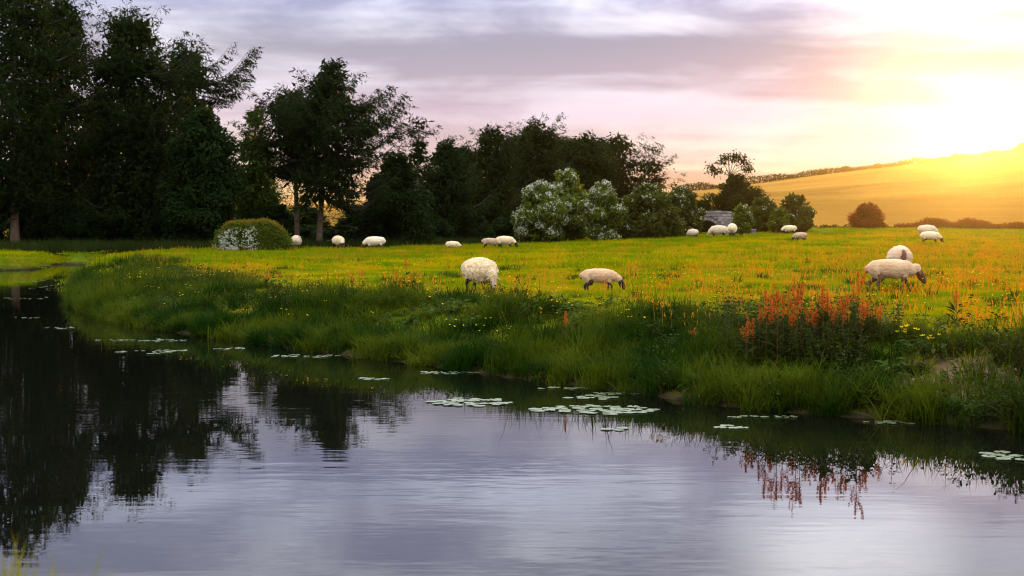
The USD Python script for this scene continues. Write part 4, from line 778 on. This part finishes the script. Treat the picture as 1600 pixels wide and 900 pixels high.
CL = 'rust-orange seeding dock in the crowded clump on the bank below the long shorn sheep'
def dock_at(px, top, d):
    x = at_d(px, 400, d)[0]; g = float(ground_z(x, d)); return np.array([x, d, g]), at_d(px, top, d)[2] - g
protos = []
L, h = dock_at(1341, 424, 16.9); make_dock('tallest rust-orange dock spire of the clump, reaching up to the long shorn sheep', L, h, 4, 301, None)
for k, (px, top) in enumerate(((1286, 446), (1197, 450), (1376, 476))):
    L, h = dock_at(px, top, 16.8 + .2 * k); protos.append((make_dock(('second tallest rust-orange dock, upright in the middle of the clump', 'leftmost rust-orange dock spire of the clump on the right bank', 'rightmost thick rust-orange dock head of the clump')[k], L, h, 3 + k, 302 + k, None), h))
rd = np.random.default_rng(310)
for px, top in ((1188, 474), (1206, 482), (1216, 452), (1224, 458), (1247, 448), (1253, 440), (1262, 478), (1276, 482), (1294, 452), (1304, 478), (1318, 468), (1325, 458), (1348, 466), (1356, 474), (1364, 484), (1178, 496), (1168, 502), (1240, 484)):
    d = 16.9 + rd.uniform(-.5, .9); L, h = dock_at(px, top, d); src, h0 = protos[rd.integers(3)]
    dup(src, CL, L, rd.uniform(0, 6), (h / h0 * .5 + .5, h / h0 * .5 + .5, h / h0), DOCKS, name='dock_plant')
LG = 'rusty docks on the left bank crest'
for k, (px, top, d, lab) in enumerate(((634, 402, 30, 'tallest of the rusty docks on the bank left of the big woolly ewe'), (619, 424, 29, 'rusty dock second from the big woolly ewe on the left bank crest'), (643, 428, 29.5, 'small rusty dock nearest the big woolly ewe on the left bank crest'), (566, 420, 32, 'thin rusty dock alone on the left bank crest below the sheep with the blue mark'), (600, 442, 29, 'short rusty dock at the left foot of the bank crest docks'), (549, 428, 32, 'thin low rusty dock left of the lone one on the left bank crest'),
                                        (435, 425, 30, 'brown dock standing in the dark thistle clump on the left bank'), (455, 430, 30, 'brown dock at the right side of the dark thistle clump on the left bank'), (418, 428, 30, 'brown dock at the left side of the dark thistle clump on the left bank'), (884, 486, 19.5, 'single orange dock on the bank below the shorn lamb'), (224, 388, 52, 'lone thin brown dock far left near the bend of the pond'), (1495, 452, 19, 'lone rusty dock on the bank right of the long shorn sheep'), (1086, 512, 18.2, 'rusty dock beside the pale stone on the bank'))):
    L, h = dock_at(px, top, d); src, h0 = protos[k % 3]; dup(src, lab, L, k * 1.7, (.8, .8, h / h0), None, name='dock_plant')

def nettle(h, n, rng, lw=.055):
    stems, lv = [], []
    for _ in range(n):
        b = np.append(rng.normal(0, .05, 2), -.04); hh = h * rng.uniform(.75, 1.05); t = b + [rng.normal(0, .10), rng.normal(0, .10), hh]; stems.append(tube(np.array([b, t]), [.004, .002], 4))
        k = 16; q = np.repeat(np.linspace(.18, 1, k // 2), 2); a = np.arange(k) * PI + (np.arange(k) // 2) * PI / 2 + rng.normal(0, .3, k)
        lv.append(leaf_strip(b + (t - b) * q[:, None], np.stack([np.cos(a), np.sin(a), -.25 + rng.normal(0, .25, k)], -1), rng.uniform(.07, .12, k) * (1.15 - .6 * q), lw * (1.15 - .6 * q), rng))
    return merge(stems), merge(lv)
NET = 'nettles under the rust-orange docks'
r = np.random.default_rng(320); prot = []
for k in range(3):
    s, l = nettle(.62, 5, r); L = on_ground(1255 + 45 * k, 555)
    t = thing('nettle_plant', 'dark green nettle with drooping toothed leaves below the rust-orange docks', 'nettle', L, group=NET); obj('stem', s, stem_mat, t); obj('leaves', l, nettle_leaf, t); prot.append(t)
for k in range(64):
    px, py = r.uniform(1130, 1385), r.uniform(508, 585); px += 25 * (py < 545) * r.uniform(-1, 1)
    L = on_ground(px, py); dup(prot[k % 3], 'dark green nettle with drooping toothed leaves below the rust-orange docks', L, r.uniform(0, 6), (1, 1, r.uniform(.65, 1.05)), NET, name='nettle_plant')
def bushy(name, label, cat, px, py, h, w, n, seed, leaf, flower=None, sz=.06):
    r = np.random.default_rng(seed); L = on_ground(px, py); t = thing(name, label, cat, L)
    st, P = [], []
    for _ in range(max(5, n // 60)):
        a, q = r.uniform(0, 6.3), r.uniform(.2, 1) * w; tip = np.array([math.cos(a) * q, math.sin(a) * q, h * r.uniform(.55, 1.0) * (1.1 - .5 * q / w)]); b = np.append(r.normal(0, w * .15, 2), -.05)
        c = np.stack([b + (tip - b) * s + np.array([0, 0, .12 * h * math.sin(s * PI)]) for s in np.linspace(0, 1, 6)]); st.append(tube(c, np.linspace(.009, .003, 6), 4)); s = r.uniform(.15, 1, 60)
        P.append(np.stack([np.interp(s, np.linspace(0, 1, 6), c[:, i]) for i in range(3)], -1) + r.normal(0, .055 * (h + w), (60, 3)) * [1, 1, .6])
    P = np.vstack(P); P[:, 2] = np.maximum(P[:, 2], .02); obj('stem', merge(st), stem_mat, t); obj('leaves', leaf_strip(P, r.normal(0, 1, P.shape) + [0, 0, .3], r.uniform(.6, 1.3, len(P)) * sz, r.uniform(.4, .6, len(P)) * sz, r), leaf, t)
    if flower is not None:
        k = P[r.integers(0, len(P), 26)] + [0, 0, .04]; j = np.repeat(np.arange(26), 5); g = np.tile(np.arange(5) * 1.257, 26); D = np.stack([np.cos(g), np.sin(g), 0 * g + .6], -1)
        obj('flowers', cards(k[j], D, .026, .02, r, N=np.array([0, 0, 1.0]) - D * .1), flower, t)
    return t
bushy('thistle_clump', 'dark leafy thistle clump on the left bank below the blue-marked sheep', 'thistle', 436, 492, .62, .75, 1100, 401, nettle_leaf)
bushy('thistle_clump', 'dark thistle clump on the bank crest left of the big woolly ewe', 'thistle', 610, 485, .55, .7, 900, 402, grass_bank)
bushy('thistle_clump', 'small upright thistle on the bank below the shorn lamb', 'thistle', 967, 534, .42, .35, 500, 403, nettle_leaf)
bushy('bramble_bush', 'bramble with small white flowers on the bank at the right picture edge', 'bramble', 1562, 575, .48, .50, 800, 404, olive_leaf)
bushy('bramble_bush', 'bramble bough overhanging the water at the right picture edge', 'bramble', 1604, 664, .50, .60, 1200, 405, nettle_leaf)
bushy('bramble_bush', 'dark scrub bush at the right edge above the bare soil', 'bramble', 1610, 600, .62, .55, 1100, 406, olive_leaf)
bushy('weed_clump', 'leafy waterside weeds right of the long bank grass', 'weeds', 1420, 640, .20, .40, 420, 407, weed_leaf, sz=.05)
bushy('weed_clump', 'leafy waterside weeds below the bare soil patch', 'weeds', 1500, 652, .22, .45, 520, 408, weed_leaf, sz=.05)
bushy('weed_clump', 'low broad weeds on the bank above the bare soil patch', 'weeds', 1490, 560, .24, .42, 420, 409, nettle_leaf, sz=.06)
bushy('weed_clump', 'low dry weeds at the left of the bare soil patch', 'weeds', 1450, 590, .18, .36, 320, 410, olive_leaf, sz=.05)
bushy('weed_clump', 'waterside weeds between the bare soil and the overhanging bramble', 'weeds', 1556, 655, .22, .4, 420, 411, weed_leaf, sz=.05)
for k, (px, py, lab) in enumerate(((1411, 545, 'buttercup plant with a bunch of yellow flowers right of the nettles'), (1449, 550, 'buttercup plant with a bunch of yellow flowers, right of the other one by the nettles'))):
    r = np.random.default_rng(420 + k); s, hd_ = buttercups(9, .10, .14, .26, r, .024); t = thing('buttercup_plant', lab, 'flower', on_ground(px, py)); obj('stem', s, stem_mat, t); obj('flowers', hd_, yellow, t)
rock = plain('pale_stone', (0.30, 0.29, 0.26), 0.9, (0.48, 0.46, 0.42), 9.0, 0.01)
def boulder(label, px, py, s, seed):
    m = trimesh.creation.icosphere(3, 1.0); v = np.array(m.vertices); v *= (0.75 + .5 * meshkit.fbm(v * 1.6 + seed, 3, seed))[:, None]; L = on_ground(px, py)
    p = obj('stone', (v * s, m.faces), rock, None, smooth=True); UsdGeom.Xformable(p).AddTranslateOp().Set(Gf.Vec3d(*map(float, L + [0, 0, s[2] * .4]))); tag(p, label, 'stone')
boulder('pale flat stone on the bank left of the rust-orange docks', 1101, 534, np.array([.10, .08, .06]), 1)
boulder('pale round stone in the bank grass below the dark thistle clump', 432, 494, np.array([.12, .10, .12]), 2)
# bare soil with pebbles at the right
r = np.random.default_rng(430); pebble = [plain(f'pebble_{k}', c, .9) for k, c in enumerate(((.16, .12, .09), (.10, .07, .048), (.10, .075, .05)))]
c0 = on_ground(1515, 600)
m = trimesh.creation.icosphere(1, 1.0); parts = []
for k in range(150):
    a, q = r.uniform(0, 6.3), math.sqrt(r.uniform()) ; X_, Y_ = c0[0] + math.cos(a) * q * .75, c0[1] + math.sin(a) * q * .55; s = r.uniform(.012, .045)
    parts.append((np.array(m.vertices) * r.uniform(.6, 1.2, 3) * s + [X_, Y_, float(ground_z(X_, Y_)) + s * .2], m.faces))
tag(obj('pebbles', merge(parts), pebble[1]), 'small pebbles and crumbs on the bare soil of the right bank', 'pebbles', kind='stuff')

# ------------------------------------------------------------------ lily pads and floating weed
lily = usdkit.material(stage, '/World/Looks/lily_pad', {'g': ('geometry', {}), 'r': ('rgb_ramp', {'ramp': [(0, (.04, .06, .02)), (.6, (.11, .11, .06)), (1, (.24, .21, .15))]}), 'p': ('principled_bsdf', {'roughness': 0.32, 'specular_ior_level': 0.6, 'coat_weight': .2, 'coat_roughness': .25})},
                       [('g.random_per_island', 'r.fac'), ('r.color', 'p.base_color')], surface='p.BSDF')
def pad(r, rng):
    n = 14; g = np.linspace(.22, 2 * PI - .22, n) + rng.uniform(0, 6.3); rr = r * (1 + rng.normal(0, .04, n))
    ring_ = np.stack([np.cos(g) * rr, np.sin(g) * rr, rng.uniform(.002, .006, n)], -1); c = np.array([[0, 0, .003]]); rim = ring_ - [0, 0, .003]
    v = np.vstack([c, ring_, rim]); f = [[0, i + 1, i + 2] for i in range(n - 1)] + [[i + 1, i + 1 + n, i + 2] for i in range(n - 1)] + [[i + 2, i + 1 + n, i + 2 + n] for i in range(n - 1)]
    return v, np.array(f)
def lily_patch(label, px, py, wpx, hpx, n, r0, r1, seed, joined=False):
    r = np.random.default_rng(seed); c = at_z(px, py); a = at_z(px - wpx / 2, py); b = at_z(px, py - hpx / 2); hw = c[0] - a[0]; hd2 = max(.08, abs(b[1] - c[1]))
    t = thing('lily_patch', label, 'lily pads', (c[0], c[1], .003)); parts, spots_ = [], []
    for k in range(n * 12):
        if len(spots_) >= n: break
        u, v = r.uniform(-1, 1, 2); R = r.uniform(r0, r1)
        if (abs(u) ** 1.5 + v * v) > 1 or meshkit.noise(np.array([u * 2.2 + seed, v * 2.2, 0.]), seed) < .42: continue
        p = np.array([u * hw, v * hd2])
        if any(np.hypot(*(p - q)) < (R + Q) * .82 for q, Q in spots_): continue
        spots_.append((p, R)); P_, F_ = pad(R, r); P_ = P_ + [p[0], p[1], .0007 * (k % 9)]
        if joined: parts.append((P_, F_))
        else: obj('pad', (P_, F_), lily, t)
    if joined and parts: tag(obj('pads', merge(parts), lily, t), kind='stuff')
lily_patch('left one of the large pale lily pad patches in mid pond', 735, 629, 125, 12, 40, .055, .085, 501)
lily_patch('small lily pad patch behind the right-hand large one, nearest the bank', 926, 622, 80, 7, 18, .05, .075, 502)
lily_patch('largest and longest pale lily pad patch in mid pond', 930, 641, 200, 14, 60, .055, .085, 503)
lily_patch('short row of lily pads just in front of the longest patch', 960, 671, 36, 4, 7, .05, .07, 504)
lily_patch('lone pair of pale lily pads right of the longest patch', 1143, 668, 42, 4, 6, .05, .075, 505)
lily_patch('few small lily pads left of the large patches towards the bank', 585, 592, 40, 4, 6, .05, .07, 506)
lily_patch('lily pad crowd by the overhanging bramble at the right edge', 1580, 714, 90, 14, 30, .05, .08, 507)
for k, (px, py, w, h, n, lab) in enumerate(((230, 532, 170, 4, 27, 'long thin streak of floating weed across the dark reflection at the left'), (225, 551, 90, 6, 16, 'double streak of floating weed just below the long thin one'), (85, 513, 70, 4, 12, 'short streak of floating weed near the left edge, level with the bank foot'), (40, 497, 60, 3, 8, 'floating weed at the left edge above the short streak'), (105, 448, 90, 12, 38, 'broad pale raft of floating weed off the tip of the meadow bank'), (40, 466, 70, 5, 13, 'thin floating weed left of the meadow bank tip'), (115, 475, 40, 5, 14, 'small floating weed patch at the foot of the bank tip'), (30, 440, 90, 5, 24, 'floating weed in the shade beneath the far spit'), (270, 548, 50, 3, 10, 'small floating weed dash right of the double streak'),
                                            (1200, 652, 130, 3, 14, 'row of floating weed along the foot of the long bank grass below the docks'), (1400, 661, 150, 3, 14, 'row of floating weed along the water edge below the bare soil'), (700, 583, 100, 4, 20, 'floating weed specks close to the bank left of the big lily patches'), (880, 607, 90, 4, 18, 'floating weed specks under the bank above the lily patches'), (480, 557, 120, 4, 20, 'floating weed specks along the foot of the left bank'), (360, 545, 60, 3, 12, 'few floating weed specks under the dark thistle bank'), (960, 616, 90, 3, 14, 'floating weed line touching the bank behind the lily patches'))):
    lily_patch(lab, px, py, w, h, n, .02, .06, 520 + k, joined=True)

# ------------------------------------------------------------------ the near bank at the lower left corner
fg = foliage('near_bank_grass', (0.12, 0.15, 0.015), (0.28, 0.22, 0.03), trans=0.45)
fgp = [(blades(16, .07, .29, .50, .013, rng, lean=.45, segs=4), fg) for _ in range(3)]
x, y = np.concatenate([rng.uniform(-1.95, -1.60, 26), rng.uniform(-1.62, -1.30, 14)]), rng.uniform(4.25, 4.75, 40)
P = np.stack([x, y, ground_z(x, y)], -1)
scatter('near_grass', 'yellow green grass tips of the near bank in the lower left corner', 'grass', fgp, P, rng, .8, 1.2, .2)
# ------------------------------------------------------------------ air
air = usdkit.material(stage, '/World/Looks/air', {'v': ('principled_volume', {'color': (0.97, 0.93, 0.88), 'density': 0.000017, 'anisotropy': 0.945})}, [], volume='v.volume')
hb = trimesh.creation.box([1840, 900, 96]); hb.apply_translation([0, 424, 46])  # added volume, scatters the low sun into an orange glow
tag(obj('haze', hb, air), 'thin haze added to spread the orange sun glow over meadow and hill', 'haze', kind='stuff')
